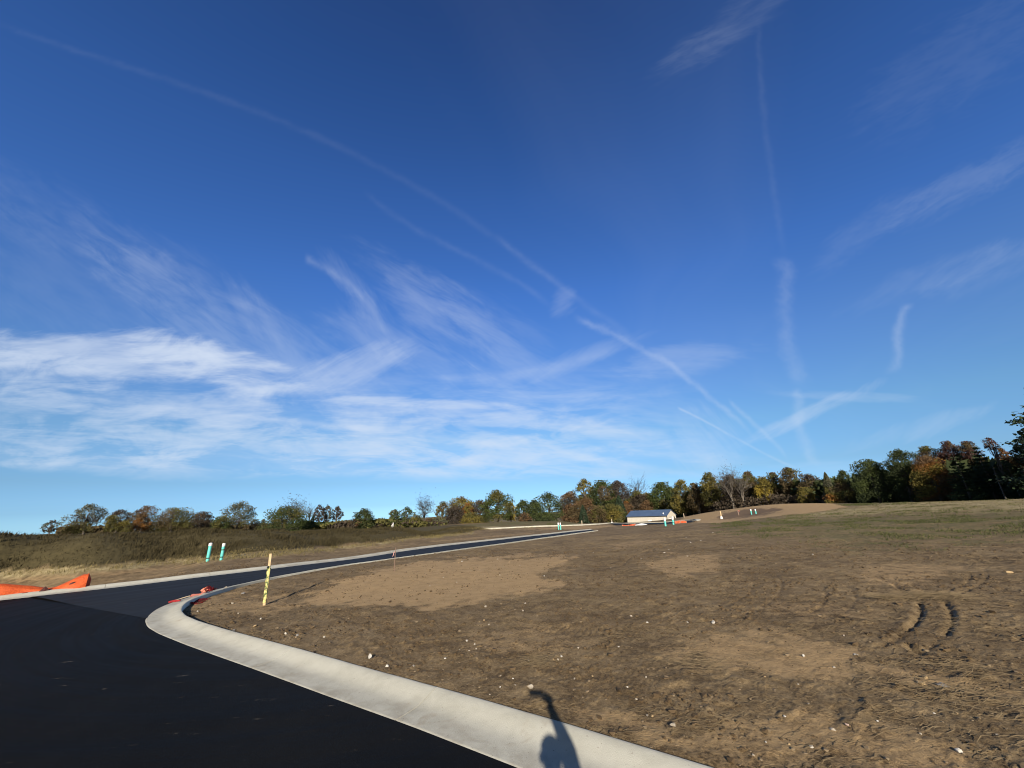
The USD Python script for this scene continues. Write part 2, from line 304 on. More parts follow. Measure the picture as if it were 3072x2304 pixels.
def kerb(name, path, label_unused, side=1, section=3.05, mat='concrete'):
    root = thing(name, kind='structure')
    N = normals2(path) * side
    s = np.r_[0, np.cumsum(np.linalg.norm(np.diff(path, axis=0), axis=1))]
    zc = Z(path[:, 0], path[:, 1])
    n = int(s[-1] / section); cuts = np.linspace(0, s[-1], n + 1)
    P = np.array(PROFILE)
    for a, b in zip(cuts[:-1], cuts[1:]):
        q = np.linspace(a + .006, b - .006, max(6, int((b - a) / .14)))
        x, y = np.interp(q, s, path[:, 0]), np.interp(q, s, path[:, 1]); nx, ny = np.interp(q, s, N[:, 0]), np.interp(q, s, N[:, 1]); z0 = np.interp(q, s, zc)
        u, h = P[:, 0], P[:, 1]
        hh = np.where(h > .0, h, h)[None] + np.zeros((len(q), 1))
        wob = (fbm(np.stack([x * 1.3, y * 1.3, 0 * x], -1), 2, 5) - .5) * .012
        hh = hh + np.where(h > .01, 1, 0)[None] * wob[:, None] * (h[None] / .1)
        V = np.stack([x[:, None] + nx[:, None] * u[None], y[:, None] + ny[:, None] * u[None], z0[:, None] + hh], -1)
        m, k = len(q), len(P); i = np.arange(m - 1)[:, None] * k; j = np.arange(k - 1)[None]
        f = np.stack([i + j, i + j + 1, i + k + j + 1, i + k + j], -1).reshape(-1, 4)
        if side < 0: f = f[:, ::-1]
        mb = MB().add(V, f); ends = np.stack([np.zeros(k - 2, int), np.arange(1, k - 1), np.arange(2, k)], 1)
        mb.add(V[0], ends if side > 0 else ends[:, ::-1]).add(V[-1], ends[:, ::-1] if side > 0 else ends)
        obj('kerb_section', mb.mesh(), mat, root, smooth=50)
    return root
N1, N2 = normals2(K1), normals2(K2)
K1b, K2b = K1 + N1 * KERB_W, K2 - N2 * KERB_W
# seam between the two roads, then the two sheets of asphalt
i1 = int(np.argmin(np.hypot(K1[:, 0] + 8.7, K1[:, 1] - 10.1))); i2 = int(np.argmin(np.hypot(K2[:, 0] + 16.0, K2[:, 1] - 14.0)))
seamA, seamB = K2[i2], K1[i1]
def sheet(L, R, n, dz):
    m = max(len(L), len(R)); rs = lambda p: np.stack([np.interp(np.linspace(0, 1, m), np.linspace(0, 1, len(p)), p[:, k]) for k in (0, 1)], 1)
    L, R = rs(L), rs(R); t = np.linspace(0, 1, n)[None, :, None]; V = L[:, None] * (1 - t) + R[:, None] * t
    z = Z(V[..., 0], V[..., 1]) + dz; V = np.concatenate([V, z[..., None]], -1)
    i = np.arange(m - 1)[:, None] * n; j = np.arange(n - 1)[None]
    return V.reshape(-1, 3), np.stack([i + j, i + j + 1, i + n + j + 1, i + n + j], -1).reshape(-1, 4)
side_road = sheet(K2[i2:] - N2[i2:] * .01, K1[i1:] + N1[i1:] * .01, 14, 0.005)
pg = [tuple(p) for p in K1[:i1 + 1][::-1]] + [(14, -30), (-46, -40)] + [tuple(p) for p in K2[:i2 + 1]]
road_poly = Polygon(pg).buffer(0)
_side0 = Polygon([tuple(p) for p in K2[i2:]] + [tuple(p) for p in K1[i1:][::-1]]).buffer(0)
road_poly = road_poly.union(_side0.intersection(LineString([tuple(seamA), tuple(seamB)]).buffer(1.2))).union(LineString([tuple(p) for p in K2[:i2 + 12]]).buffer(.06)).buffer(0)
side_poly = Polygon([tuple(p) for p in K2[i2:]] + [tuple(p) for p in K1[i1:][::-1]]).buffer(0)
kerb_poly = Polygon([tuple(p) for p in K1] + [tuple(p) for p in K1b[::-1]]).buffer(0).union(Polygon([tuple(p) for p in K2] + [tuple(p) for p in K2b[::-1]]).buffer(0))
paved = shapely.union_all([road_poly.buffer(.02), side_poly.buffer(.02), kerb_poly.buffer(.01)]).buffer(0)
bnd = np.vstack([K1b, K2b, K1b[:-1] * .5 + K1b[1:] * .5, K2b[:-1] * .5 + K2b[1:] * .5]); kerb_tree = cKDTree(bnd)
# second street, far beyond the lot
st_back = np.array([px_d(*p) for p in [(1421, 1587, 75), (1560, 1583, 78), (1700, 1578, 82), (1831, 1571.5, 95), (1930, 1568.5, 118), (1990, 1567, 116), (2085, 1563, 103)]])
st_front = np.array([px_d(*p) for p in [(1848, 1576.5, 80), (1880, 1576.3, 81), (1925, 1575.5, 83), (1960, 1574.5, 85), (1990, 1573.5, 86)]])

# ------------------------------------------------------------------ ground masks, traced where the photograph shows them
def P(*pts): return Polygon(pts)
MASK = {
 'sand': [(P((880, 1806), (1000, 1750), (1200, 1702), (1400, 1680), (1650, 1666), (1730, 1680), (1650, 1716), (1600, 1742), (1700, 1760), (1600, 1782), (1430, 1795), (1300, 1834), (1230, 1828), (1200, 1808), (1060, 1815)), 14, 1.0),
          (P((1930, 1690), (2040, 1672), (2150, 1680), (2140, 1708), (2020, 1722)), 12, .8), (P((1970, 1960), (2150, 1920), (2350, 1930), (2560, 1985), (2500, 2020), (2250, 1990), (2060, 1995)), 30, .85),
          (P((2120, 2230), (2400, 2180), (2700, 2230), (2900, 2330), (2200, 2330)), 36, .6), (P((1400, 1930), (1600, 1900), (1800, 1925), (1650, 1960)), 22, .4), (P((2250, 1830), (2500, 1810), (2650, 1850), (2420, 1870)), 18, .45), (P((2560, 1712), (2720, 1690), (2900, 1722), (2800, 1752), (2620, 1745)), 12, .6), (P((560, 1800), (700, 1775), (900, 1800), (850, 1850), (650, 1850)), 15, .55),
          (P((1690, 2140), (1900, 2170), (2100, 2260), (1960, 2235), (1760, 2180)), 12, .6), (P((2560, 2000), (2900, 2060), (3072, 2090), (3072, 2110), (2860, 2085), (2600, 2025)), 8, .7),
          (P((2030, 1568), (2062, 1544), (2200, 1522), (2300, 1510), (2480, 1506), (2550, 1520), (2480, 1532), (2300, 1553), (2150, 1569)), 2.2, 1.0), (P((1800, 1640), (1980, 1618), (2000, 1626), (1860, 1650)), 5, .6),
          (P((1700, 1620), (1900, 1606), (2050, 1600), (2050, 1607), (1850, 1620)), 3, .4), (P((1421, 1590), (1600, 1584), (1830, 1574), (1850, 1579), (1780, 1588), (1600, 1590)), 2, .8), (P((1130, 1712), (1250, 1702), (1300, 1690), (1200, 1694), (1120, 1706)), 4, .6),
          (P((0, 1742), (300, 1722), (620, 1694), (620, 1700), (300, 1730), (0, 1752)), 4, .5), (P((300, 1745), (520, 1718), (560, 1722), (340, 1752)), 4, .45), (P((650, 1690), (900, 1660), (1250, 1630), (1250, 1636), (900, 1668)), 4, .5), (P((960, 1655), (1300, 1622), (1600, 1597), (1600, 1600), (1300, 1628)), 2, .6)],
 'pit': [(P((2150, 1556), (2175, 1537), (2250, 1527), (2330, 1524), (2350, 1530), (2290, 1545), (2200, 1556)), 3, 1.0)],
 'green': [(P((2150, 1584), (2200, 1568), (2400, 1545), (2600, 1537), (3072, 1530), (3500, 1530), (3500, 1650), (3072, 1625), (2800, 1622), (2600, 1640), (2350, 1600)), 20, .8),
           (P((2430, 1512), (2470, 1503), (2720, 1503), (2720, 1513), (2600, 1517), (2520, 1520)), 2, .9), (P((1300, 1592), (1358, 1579), (1480, 1566), (1580, 1562), (1700, 1562), (1750, 1574), (1600, 1577), (1450, 1583)), 2, 1.0)],
 'dry': [(P((2330, 1556), (2450, 1538), (2520, 1524), (2700, 1508), (3072, 1494), (3500, 1480), (3500, 1530), (3072, 1534), (2700, 1542), (2400, 1556)), 6, .95),
         (P((0, 1712), (300, 1695), (600, 1668), (1024, 1637), (1300, 1606), (1420, 1594), (1420, 1599), (1300, 1614), (1024, 1652), (600, 1686), (300, 1715), (0, 1738), (-600, 1790), (-600, 1760)), 5, .9), (P((1330, 1588), (1450, 1580), (1620, 1578), (1620, 1582), (1450, 1588)), 1.5, .8)],
 'rough': [(P((-900, 1700), (0, 1590), (600, 1575), (1100, 1573), (1380, 1576), (1450, 1588), (1420, 1595), (1300, 1606), (1024, 1638), (600, 1669), (300, 1695), (0, 1713), (-600, 1760)), 4, 1.0)]}
def masks(x, y, z):
    px, py = project(x, y, z); r = np.hypot(x, y)
    n1 = fbm(np.stack([x * .9, y * .9, 0 * x], -1), 4, 11) - .5; n3 = fbm(np.stack([x * 3.7, y * 3.7, 0 * x], -1), 3, 13) - .5; n2 = fbm(np.stack([x * .12, y * .12, 0 * x + 3], -1), 3, 17) - .5
    ok = np.isfinite(px) & (px > -1500) & (px < 4600) & (py < 2700)
    out = {}
    for k, polys in MASK.items():
        m = np.zeros(x.shape)
        for pol, soft, amt in polys:
            b = pol.bounds; sel = ok & (px > b[0] - 4 * soft) & (px < b[2] + 4 * soft) & (py > b[1] - 4 * soft) & (py < b[3] + 4 * soft)
            if not sel.any(): continue
            pts = shapely.points(px[sel], py[sel]); ins = shapely.contains_xy(pol, px[sel], py[sel]); dist = shapely.distance(pol.exterior, pts) * np.where(ins, 1, -1)
            nn = n1[sel] * 4.2 * soft + n2[sel] * 2.0 * soft + n3[sel] * 2.4 * soft
            m[sel] = np.maximum(m[sel], amt * ss(dist + nn, -soft, soft))
        out[k] = m
    far = ~ok | (r > 230)
    out['green'] = np.where(far & ((r > 40) | (x > 30)), .6, out['green'])
    return out
# wheel ruts, traced
RUTS = [([(2756, 1815), (2764, 1840), (2758, 1862), (2740, 1885), (2718, 1908)], .09, .062), ([(2836, 1812), (2852, 1838), (2860, 1865), (2852, 1890), (2838, 1922)], .09, .062), ([(2676, 1757), (2705, 1775), (2738, 1799)], .08, .05), ([(2716, 1753), (2770, 1774), (2812, 1798)], .08, .05),
        ([(2715, 1942), (2740, 1958), (2775, 1974)], .10, .08), ([(2900, 1720), (2912, 1738), (2890, 1760), (2830, 1790)], .06, .022), ([(2950, 1715), (2962, 1735), (2940, 1760), (2880, 1790)], .06, .022), ([(2450, 1762), (2478, 1790), (2470, 1820), (2425, 1852)], .07, .022), ([(2505, 1750), (2560, 1780), (2560, 1820), (2530, 1850)], .07, .018), ([(2500, 2120), (2510, 2165), (2503, 2205)], .10, .022), ([(2718, 1908), (2690, 1930), (2640, 1955)], .09, .025), ([(2838, 1922), (2800, 1950), (2740, 1985)], .09, .022), ([(2738, 1799), (2754, 1808), (2758, 1818)], .08, .03), ([(2812, 1798), (2828, 1806), (2838, 1816)], .08, .03), ([(2560, 1715), (2620, 1735), (2676, 1757)], .08, .022), ([(2610, 1712), (2670, 1734), (2716, 1753)], .08, .022),
        ([(1960, 1660), (2010, 1640), (2100, 1650), (2220, 1690)], .12, .05), ([(1880, 1700), (1960, 1650), (2060, 1632), (2180, 1640)], .12, .05), ([(2120, 1850), (2230, 1800), (2260, 1760), (2210, 1715)], .08, .014), ([(2200, 1870), (2310, 1815), (2345, 1765), (2300, 1712)], .08, .016), ([(1650, 1700), (1800, 1655), (1950, 1625), (2080, 1612)], .10, .02), ([(2360, 1704), (2440, 1712), (2500, 1718)], .1, .05), ([(640, 1790), (760, 1760), (900, 1735)], .1, .02)]
RUT = []
for pts, w, dep in RUTS:
    q = resample([at(*p) for p in pts], .03); RUT.append((cKDTree(q), w, dep, len(q), np.array(q)))
# tread marks near the kerb: small ribs across a wheel path
TREADS = [([(1000, 1830), (1080, 1862), (1180, 1900)], .22), ([(1480, 1850), (1700, 1900), (2000, 1905)], .25), ([(690, 1770), (860, 1790), (1000, 1775)], .25)]
TR = [(cKDTree(q := resample([at(*p) for p in pts], .02)), w, len(q)) for pts, w in TREADS]
def detail(x, y, mk=None):
    """Fine relief of the bare ground over the smooth terrain."""
    r = np.hypot(x, y); out = np.zeros(x.shape); k = r < 140
    X, Y = x[k], y[k]; p = np.stack([X, Y, 0 * X], -1); R = r[k]
    d, _ = kerb_tree.query(np.stack([X, Y], -1)); near = ss(d, .02, 1.6)
    sand = mk['sand'][k] if mk else 0 * X; grass = np.clip(mk['rough'][k] + mk['green'][k] * .5, 0, 1) if mk else 0 * X
    h = .10 * near * (fbm(p * .33, 3, 2) - .5) * ss(R, 0, 25) ** .5
    clod = np.clip(fbm(p * 6.0, 4, 21) - .56, 0, 1) * .11 + np.clip(noise(p * 23, 23) - .55, 0, 1) * .03
    rough = .020 * (fbm(p * 2.2, 4, 4) - .5) + .022 * (fbm(p * 11, 3, 6) - .5) + clod
    h += rough * (1 - .72 * sand) * (.35 + .65 * ss(d, .0, .5)) * ss(R, 90, 40)
    h += grass * .10 * (fbm(p * .9, 3, 31) - .5)
    q2 = np.stack([X, Y], -1)
    for tree, w, dep, n, _ in RUT:
        dd, ii = tree.query(q2, distance_upper_bound=.6); e = np.isfinite(dd)
        dep = dep * .85; w = w * .56; prof = -dep * np.exp(-(np.where(e, dd, 9) / w) ** 2) + .10 * dep * np.exp(-((np.where(e, dd, 9) - 2.0 * w) / (.7 * w)) ** 2)
        fade = ss(np.minimum(ii, n - ii), 0, 6)
        h += np.where(e, prof * fade, 0) * (1 + .5 * (noise(p * 8, 3) - .5))
    for tree, w, n in TR:
        dd, ii = tree.query(q2, distance_upper_bound=w * 1.4); e = np.isfinite(dd)
        h += np.where(e, (.010 * np.sin(ii * .02 * 2 * math.pi / .11) - .012) * ss(dd, w * 1.2, w * .8), 0)
    out[k] = h; return out
tip = np.array([-7.2, 10.6])
def shelf(x, y):
    """The soil stands a little below the back of the kerb; lowest round the corner."""
    d, _ = kerb_tree.query(np.stack([x, y], -1)); low = np.exp(-(np.hypot(x - tip[0], y - tip[1]) / 4.2) ** 2)
    base = .052 * (1 - low) - .02 * low - .02 * np.exp(-(d / .10) ** 2)
    return base * ss(np.hypot(x, y), 45, 25)
def ground_z(x, y, mk=None):
    x, y = np.asarray(x, float), np.asarray(y, float)
    return Z(x, y) + shelf(x, y) + detail(x, y, mk)

az = np.radians(np.concatenate([np.arange(-180, -62, 2.0), np.arange(-62, 62, .16), np.arange(62, 180, 2.0)]))
rr = [1.2]
while rr[-1] < 5000: rr.append(rr[-1] * (1.0075 if 3.2 < rr[-1] < 34 else 1.012 if 34 <= rr[-1] < 150 else 1.05))
rr = np.array(rr); A, R_ = np.meshgrid(az, rr); gx, gy = R_ * np.sin(A), R_ * np.cos(A)
gm = masks(gx.ravel(), gy.ravel(), Z(gx, gy).ravel()); gm = {k: v.reshape(gx.shape) for k, v in gm.items()}
gz = ground_z(gx, gy, gm)
under = shapely.contains_xy(paved.buffer(-.07), gx.ravel(), gy.ravel()).reshape(gx.shape)
gz = np.where(under, Z(gx, gy) - .3, gz)
st_poly = Polygon([tuple(p[:2]) for p in st_back] + [tuple(p[:2]) for p in st_front[::-1]]).buffer(-.1)
n = len(az); i = np.arange(len(rr) - 1)[:, None] * n; j = np.arange(n)[None]; j2 = (j + 1) % n
gf = np.stack([i + j, i + n + j, i + n + j2, i + j2], -1).reshape(-1, 4)
gv = np.stack([gx, gy, gz], -1).reshape(-1, 3)

def ground_material():
    g = Graph(); pos = g.node('geometry', 'position')
    att = lambda k: g.node('attribute', 'fac', attribute=k)
    sand, pit, green, dry, rough = (att(k) for k in ('sand', 'pit', 'green', 'dry', 'rough'))
    big = g.noise(pos, .45, 5, .6); mid = g.noise(pos, 3.0, 5, .62); fine = g.noise(pos, 26.0, 5, .72); grain = g.noise(pos, 95.0, 3, .75)
    mp = g.node('mapping', 'vector', vector=pos, rotation=(0, 0, -.5), scale=(1.2, 9.0, 1.0)); streak = g.noise(mp, 3.5, 4, .6, .8)
    soil = g.ramp(g.mad(grain, .22, g.mad(fine, .42, g.mad(mid, .32, g.mul(big, .24)))), [(.44, (.032, .020, .010)), (.52, (.084, .055, .028)), (.59, (.150, .103, .054)), (.67, (.235, .168, .092)), (.80, (.35, .26, .15))])
    soil = g.mix(g.mul(g.step(streak, .52, .74), .42), soil, (.30, .215, .11))
    soil = g.mix(g.mul(g.step(grain, .62, .80), .35), soil, (.36, .275, .16))
    sandc = g.ramp(g.mad(fine, .5, g.mul(mid, .5)), [(.25, (.27, .175, .085)), (.6, (.39, .265, .135)), (.8, (.46, .33, .18))])
    c = g.mix(g.m('multiply_add', g.step(g.mad(fine, .5, g.mul(mid, .55)), .36, .58), .62, g.mad(sand, 1.15, -.70), clamp=True), soil, sandc)
    c = g.mix(g.mul(g.step(sand, .75, 1.0), .55), c, sandc)
    c = g.mix(g.mul(pit, .85), c, (.115, .075, .047))
    gr = g.ramp(g.mad(fine, .5, g.mul(mid, .5)), [(.3, (.048, .050, .017)), (.5, (.100, .094, .036)), (.7, (.18, .150, .070))])
    dr = g.ramp(g.mad(fine, .5, g.mul(mid, .5)), [(.34, (.15, .125, .06)), (.48, (.31, .25, .13)), (.64, (.46, .38, .215))])
    rg = g.ramp(g.mad(fine, .4, g.mad(mid, .4, g.mul(big, .2))), [(.3, (.036, .029, .014)), (.5, (.070, .056, .025)), (.72, (.115, .092, .042))])
    patch = g.step(g.noise(pos, .9, 5, .65), .36, .58)
    bare = g.sub(1.0, g.step(sand, .25, .7)); green = g.mul(green, bare); dry = g.mul(dry, bare)
    c = g.mix(g.mul(green, g.mad(patch, .65, .25)), c, gr)
    c = g.mix(g.mul(dry, g.mad(patch, .6, .30)), c, dr)
    c = g.mix(rough, c, rg)
    h = g.mad(fine, .6, g.mul(grain, .25))
    nrm = g.node('bump', 'normal', height=h, strength=1.0, distance=.035)
    b = g.node('principled_bsdf', 'BSDF', base_color=c, roughness=.95, specular_ior_level=.15, normal=nrm)
    g.done('soil', surface=b)
ground_material()

def asphalt_material(name, base, light, seed):
    g = Graph(); pos = g.node('geometry', 'position')
    # roller and tyre marks sweep round the corner (centre of the bend on the lot side) or run along the street
    g.k += 1; q_ = f'n{g.k}'; g.n[q_] = ('separate_xyz', {}); g.l.append((pos, q_ + '.vector'))
    if seed: al, ac = g.mad(q_ + '.x', .63, g.mul(q_ + '.y', .777)), g.mad(q_ + '.x', .777, g.mul(q_ + '.y', -.63))
    else:
        dx, dy = g.add(q_ + '.x', 4.0), g.add(q_ + '.y', -13.5); ac = g.m('sqrt', g.add(g.mul(dx, dx), g.mul(dy, dy))); al = g.mul(g.m('arctan2', dy, dx), 7.0)
    st = g.noise(g.vec(g.mul(al, .14), g.mul(ac, 2.2), seed), 1.3, 5, .62, .35); st2 = g.noise(g.vec(g.mul(al, .35), g.mul(ac, 9.0), seed + 2.0), 1.0, 3, .6, .2)
    st = g.mad(st, .72, g.mul(st2, .28)); big = g.noise(pos, .55, 5, .65); gr = g.noise(pos, 130.0, 3, .75); sp = g.noise(pos, 45.0, 3, .65)
    c = g.mix(g.step(g.mad(st, .6, g.mul(big, .45)), .36, .72), base, light)
    c = g.mix(g.mul(g.step(g.mad(gr, .6, g.mul(sp, .4)), .55, .72), .4 if seed else .28), c, (.045, .043, .041))
    # scuffs of dry mud
    sc = g.node('mapping', 'vector', vector=pos, rotation=(0, 0, math.radians(-35)), scale=(1.0, 6.0, 1.0)); scn = g.mul(g.step(g.noise(sc, 1.5, 5, .7, .3), .60, .72), g.step(g.noise(pos, 7.0, 3, .6), .48, .66))
    c = g.mix(g.mul(scn, .8), c, (.12, .10, .075))
    nrm = g.node('bump', 'normal', height=g.mad(gr, .7, g.mul(sp, .5)), strength=.55, distance=.012)
    rg = g.step(st, .3, .75, .62, .82)
    b = g.node('principled_bsdf', 'BSDF', base_color=c, roughness=rg, specular_ior_level=(.06 if seed == 0 else .15), normal=nrm)
    g.done(name, surface=b)
asphalt_material('fresh_asphalt', (.0034, .0033, .0033), (.0088, .0084, .0080), 0.0)
asphalt_material('street_asphalt', (.0088, .0088, .0090), (.0165, .0163, .0162), 3.0)

def concrete_material():
    g = Graph(); pos = g.node('geometry', 'position')
    big = g.noise(pos, .9, 4, .6); mid = g.noise(pos, 6, 4, .6); gr = g.noise(pos, 150, 3, .7)
    c = g.ramp(g.mad(mid, .4, g.mul(big, .6)), [(.3, (.34, .325, .27)), (.5, (.425, .408, .345)), (.7, (.475, .46, .395))])
    c = g.mix(g.mul(g.step(gr, .55, .8), .3), c, (.22, .20, .17))
    stain = g.mul(g.step(g.noise(pos, 1.7, 4, .65, .5), .54, .70), g.step(mid, .40, .62)); c = g.mix(g.mul(stain, .5), c, (.22, .17, .11))
    g.k += 1; s = f'n{g.k}'; g.n[s] = ('separate_xyz', {}); g.l.append((pos, s + '.vector'))
    # dust gathers in the gutter pan and on the back edge
    ht = g.m('subtract', s + '.z', 0.0); pan = g.mul(g.step(ht, .004, .020, 1.0, 0.0), g.step(g.noise(pos, 2.6, 5, .7, .4), .38, .66))
    c = g.mix(g.mul(pan, .45), c, (.20, .165, .12)); speck = g.step(g.noise(pos, 38.0, 2, .5), .70, .76); c = g.mix(g.mul(speck, .6), c, (.12, .10, .08))
    nrm = g.node('bump', 'normal', height=g.mad(gr, .8, g.mul(mid, .5)), strength=.6, distance=.010)
    g.done('concrete', surface=g.node('principled_bsdf', 'BSDF', base_color=c, roughness=.88, specular_ior_level=.25, normal=nrm))
concrete_material()
def simple(name, col, rough=.7, var=.15, scale=8.0, bump=0.0, metal=0.0, spec=.4):
    g = Graph(); pos = g.node('texture_coordinate', 'object'); nz = g.noise(pos, scale, 4, .6); c0 = np.array(col)
    c = g.ramp(nz, [(.3, tuple(c0 * (1 - var))), (.7, tuple(np.minimum(c0 * (1 + var), .9)))])
    kw = dict(base_color=c, roughness=rough, metallic=metal, specular_ior_level=spec)
    if bump: kw['normal'] = g.node('bump', 'normal', height=nz, strength=bump, distance=.02)
    g.done(name, surface=g.node('principled_bsdf', 'BSDF', **kw))

# ------------------------------------------------------------------ the setting
keep = obj('ground', (gv, gf), 'soil', smooth=True, prim={k: v.ravel() for k, v in gm.items()}); tag(keep, kind='structure')
tv, tf = trimesh.creation.triangulate_polygon(road_poly.simplify(.004), engine='earcut')
tag(obj('road', (np.c_[tv, Z(tv[:, 0], tv[:, 1]) + .002 * 0], tf), 'fresh_asphalt'), kind='structure')
tag(obj('side_road', side_road, 'street_asphalt', smooth=True), kind='structure')
kerb('kerb', K1, '', 1); kerb('kerb', K2, '', -1)

# ------------------------------------------------------------------ placing by sight lines
def height_at(x, y, py):
    """Height of the point above (x, y) that the photograph shows on row py."""
    h = (PH / 2 - py) / FPX; p = np.array([x, y, 0.0])
    return CAM_H + (h * (p @ fw) - p @ UP) / (UP[2] - h * fw[2])
def on_plane(px, py, y):
    d = ray(px, py); t = y / d[1]; return np.array([d[0] * t, y, CAM_H + d[2] * t])
def gz1(x, y):
    x, y = np.atleast_1d(np.asarray(x, float)), np.atleast_1d(np.asarray(y, float)); return ground_z(x, y, masks(x, y, Z(x, y)))
def metres(px_len, p):
    v = np.asarray(p) - [0, 0, CAM_H]; return px_len * (v @ fw) / FPX

# ------------------------------------------------------------------ a second street beyond the lot
def ribbon_mesh(pts, widths, dz0, dz1):
    pts = np.asarray(pts); t = np.gradient(pts[:, :2], axis=0); t /= np.linalg.norm(t, axis=1, keepdims=True); nn = np.stack([t[:, 1], -t[:, 0]], 1)
    prof = [(-.5, -.3), (-.5, dz0), (-.2, dz1), (.5, dz1), (.5, -.3)]; k = len(prof); V = []
    for p, n_, w in zip(pts, nn, widths):
        for u, h in prof: V.append((p[0] + n_[0] * u * w, p[1] + n_[1] * u * w, p[2] + h))
    m = len(pts); i = np.arange(m - 1)[:, None] * k; j = np.arange(k - 1)[None]
    return np.array(V), np.stack([i + j, i + j + 1, i + k + j + 1, i + k + j], -1).reshape(-1, 4)[:, ::-1]
def drape(p, step):
    q = resample(p, step); return np.c_[q, Z(q[:, 0], q[:, 1])]
bq = drape(st_back, 1.0)
tag(obj('far_kerb', ribbon_mesh(bq, np.full(len(bq), 1.1), .10, .22), 'concrete'), kind='structure')
fb = drape(st_back[3:], 1.0); ff = drape(np.vstack([st_front]), 1.0)
tag(obj('far_street', sheet(fb[:, :2] * .992, ff[:, :2], 12, .09), 'street_asphalt'), kind='structure')

# ------------------------------------------------------------------ leaves, needles, bark
def leaf_material(name, cols, trans=.35):
    g = Graph(); rnd = g.node('geometry', 'random_per_island'); pos = g.node('geometry', 'position')
    f = g.mad(rnd, .62, g.mul(g.noise(pos, .55, 3, .6), .42))
    n_ = len(cols); c = g.ramp(f, [(.12 + .76 * i_ / (n_ - 1), c_) for i_, c_ in enumerate(cols)])
    d = g.node('principled_bsdf', 'BSDF', base_color=c, roughness=.75, specular_ior_level=.2)
    t = g.node('translucent_bsdf', 'BSDF', color=c)
    g.done(name, surface=g.node('mix_closure', 'closure', fac=trans, closure1=d, closure2=t))
LEAVES = {
 'oak_green': [(.020, .026, .008), (.046, .055, .014), (.080, .086, .022)], 'olive': [(.036, .034, .011), (.082, .070, .019), (.135, .110, .030)],
 'yellow_olive': [(.055, .045, .012), (.125, .098, .021), (.22, .165, .032)], 'grey_green': [(.038, .038, .024), (.078, .076, .046), (.125, .118, .075)],
 'brown_olive': [(.034, .025, .013), (.080, .058, .024), (.135, .098, .038)], 'russet': [(.044, .027, .014), (.100, .060, .029), (.165, .102, .052)],
 'orange': [(.066, .030, .009), (.150, .074, .017), (.24, .125, .028)], 'dark_brown': [(.022, .017, .012), (.052, .039, .025), (.088, .066, .042)],
 'cedar': [(.012, .019, .011), (.026, .038, .020), (.044, .058, .028)], 'pine': [(.014, .022, .010), (.032, .047, .018), (.058, .076, .028)],
 'grey_twig': [(.050, .041, .035), (.098, .080, .066), (.145, .122, .100)], 'dark_red': [(.028, .014, .011), (.064, .031, .023), (.105, .055, .040)],
 'yellow': [(.11, .082, .015), (.25, .185, .03), (.38, .29, .05)], 'deep_green': [(.013, .017, .007), (.030, .036, .012), (.052, .058, .018)]}
for k_, v_ in LEAVES.items(): leaf_material(k_ + '_leaves', [tuple((3.0 if k_ == 'deep_green' else 1.1 if k_ == 'grey_twig' else 2.4) * c_ for c_ in q_) for q_ in v_])
simple('bark', (.085, .068, .052), .9, .35, 3.0); simple('pale_bark', (.115, .098, .078), .9, .25, 2.0); simple('grey_bark', (.060, .050, .041), .9, .3, 2.0)

def quads(c, size, rng, flat=0.0):
    """One leaf spray per centre: a small bent quad at a random tilt."""
    n_ = len(c); a = rng.normal(size=(n_, 3)); a[:, 2] *= 1 - flat; a /= np.linalg.norm(a, axis=1, keepdims=True)
    b = rng.normal(size=(n_, 3)); b[:, 2] *= 1 - flat; b -= a * (a * b).sum(1, keepdims=True); b /= np.linalg.norm(b, axis=1, keepdims=True) + 1e-9
    s = size * rng.uniform(.6, 1.35, n_)[:, None]; a, b = a * s * .62, b * s * .42
    V = np.stack([c - a, c + b * .9, c + a, c - b], 1).reshape(-1, 3); i = np.arange(n_)[:, None] * 4
    return V, np.concatenate([i + [0, 1, 2], i + [0, 2, 3]], 1).reshape(-1, 3)
def limb(mb, a, b, r0, r1, rng, wob=.08, n=5, k=6):
    t = np.linspace(0, 1, k)[:, None]; L = np.linalg.norm(b - a)
    p = a * (1 - t) + b * t; p[1:-1] += rng.normal(size=(k - 2, 3)) * L * wob * .5; p[:, 2] += L * .10 * np.sin(t[:, 0] * math.pi)
    mb.tube(p, r0 + (r1 - r0) * t[:, 0], n, cap=False); return p
def twigs(mb, a, d, L, r, depth, rng, n=4):
    b = a + d * L; p = limb(mb, a, b, r, r * .55, rng, .10, n, 4)
    if depth == 0: return
    for _ in range(3 if depth > 1 else 4):
        q = p[rng.integers(1, 4)]; e = d + rng.normal(size=3) * .48; e[2] = e[2] * .8 + .18; e /= np.linalg.norm(e); twigs(mb, q, e, L * rng.uniform(.5, .78), max(r * .5, .012), depth - 1, rng, 3)

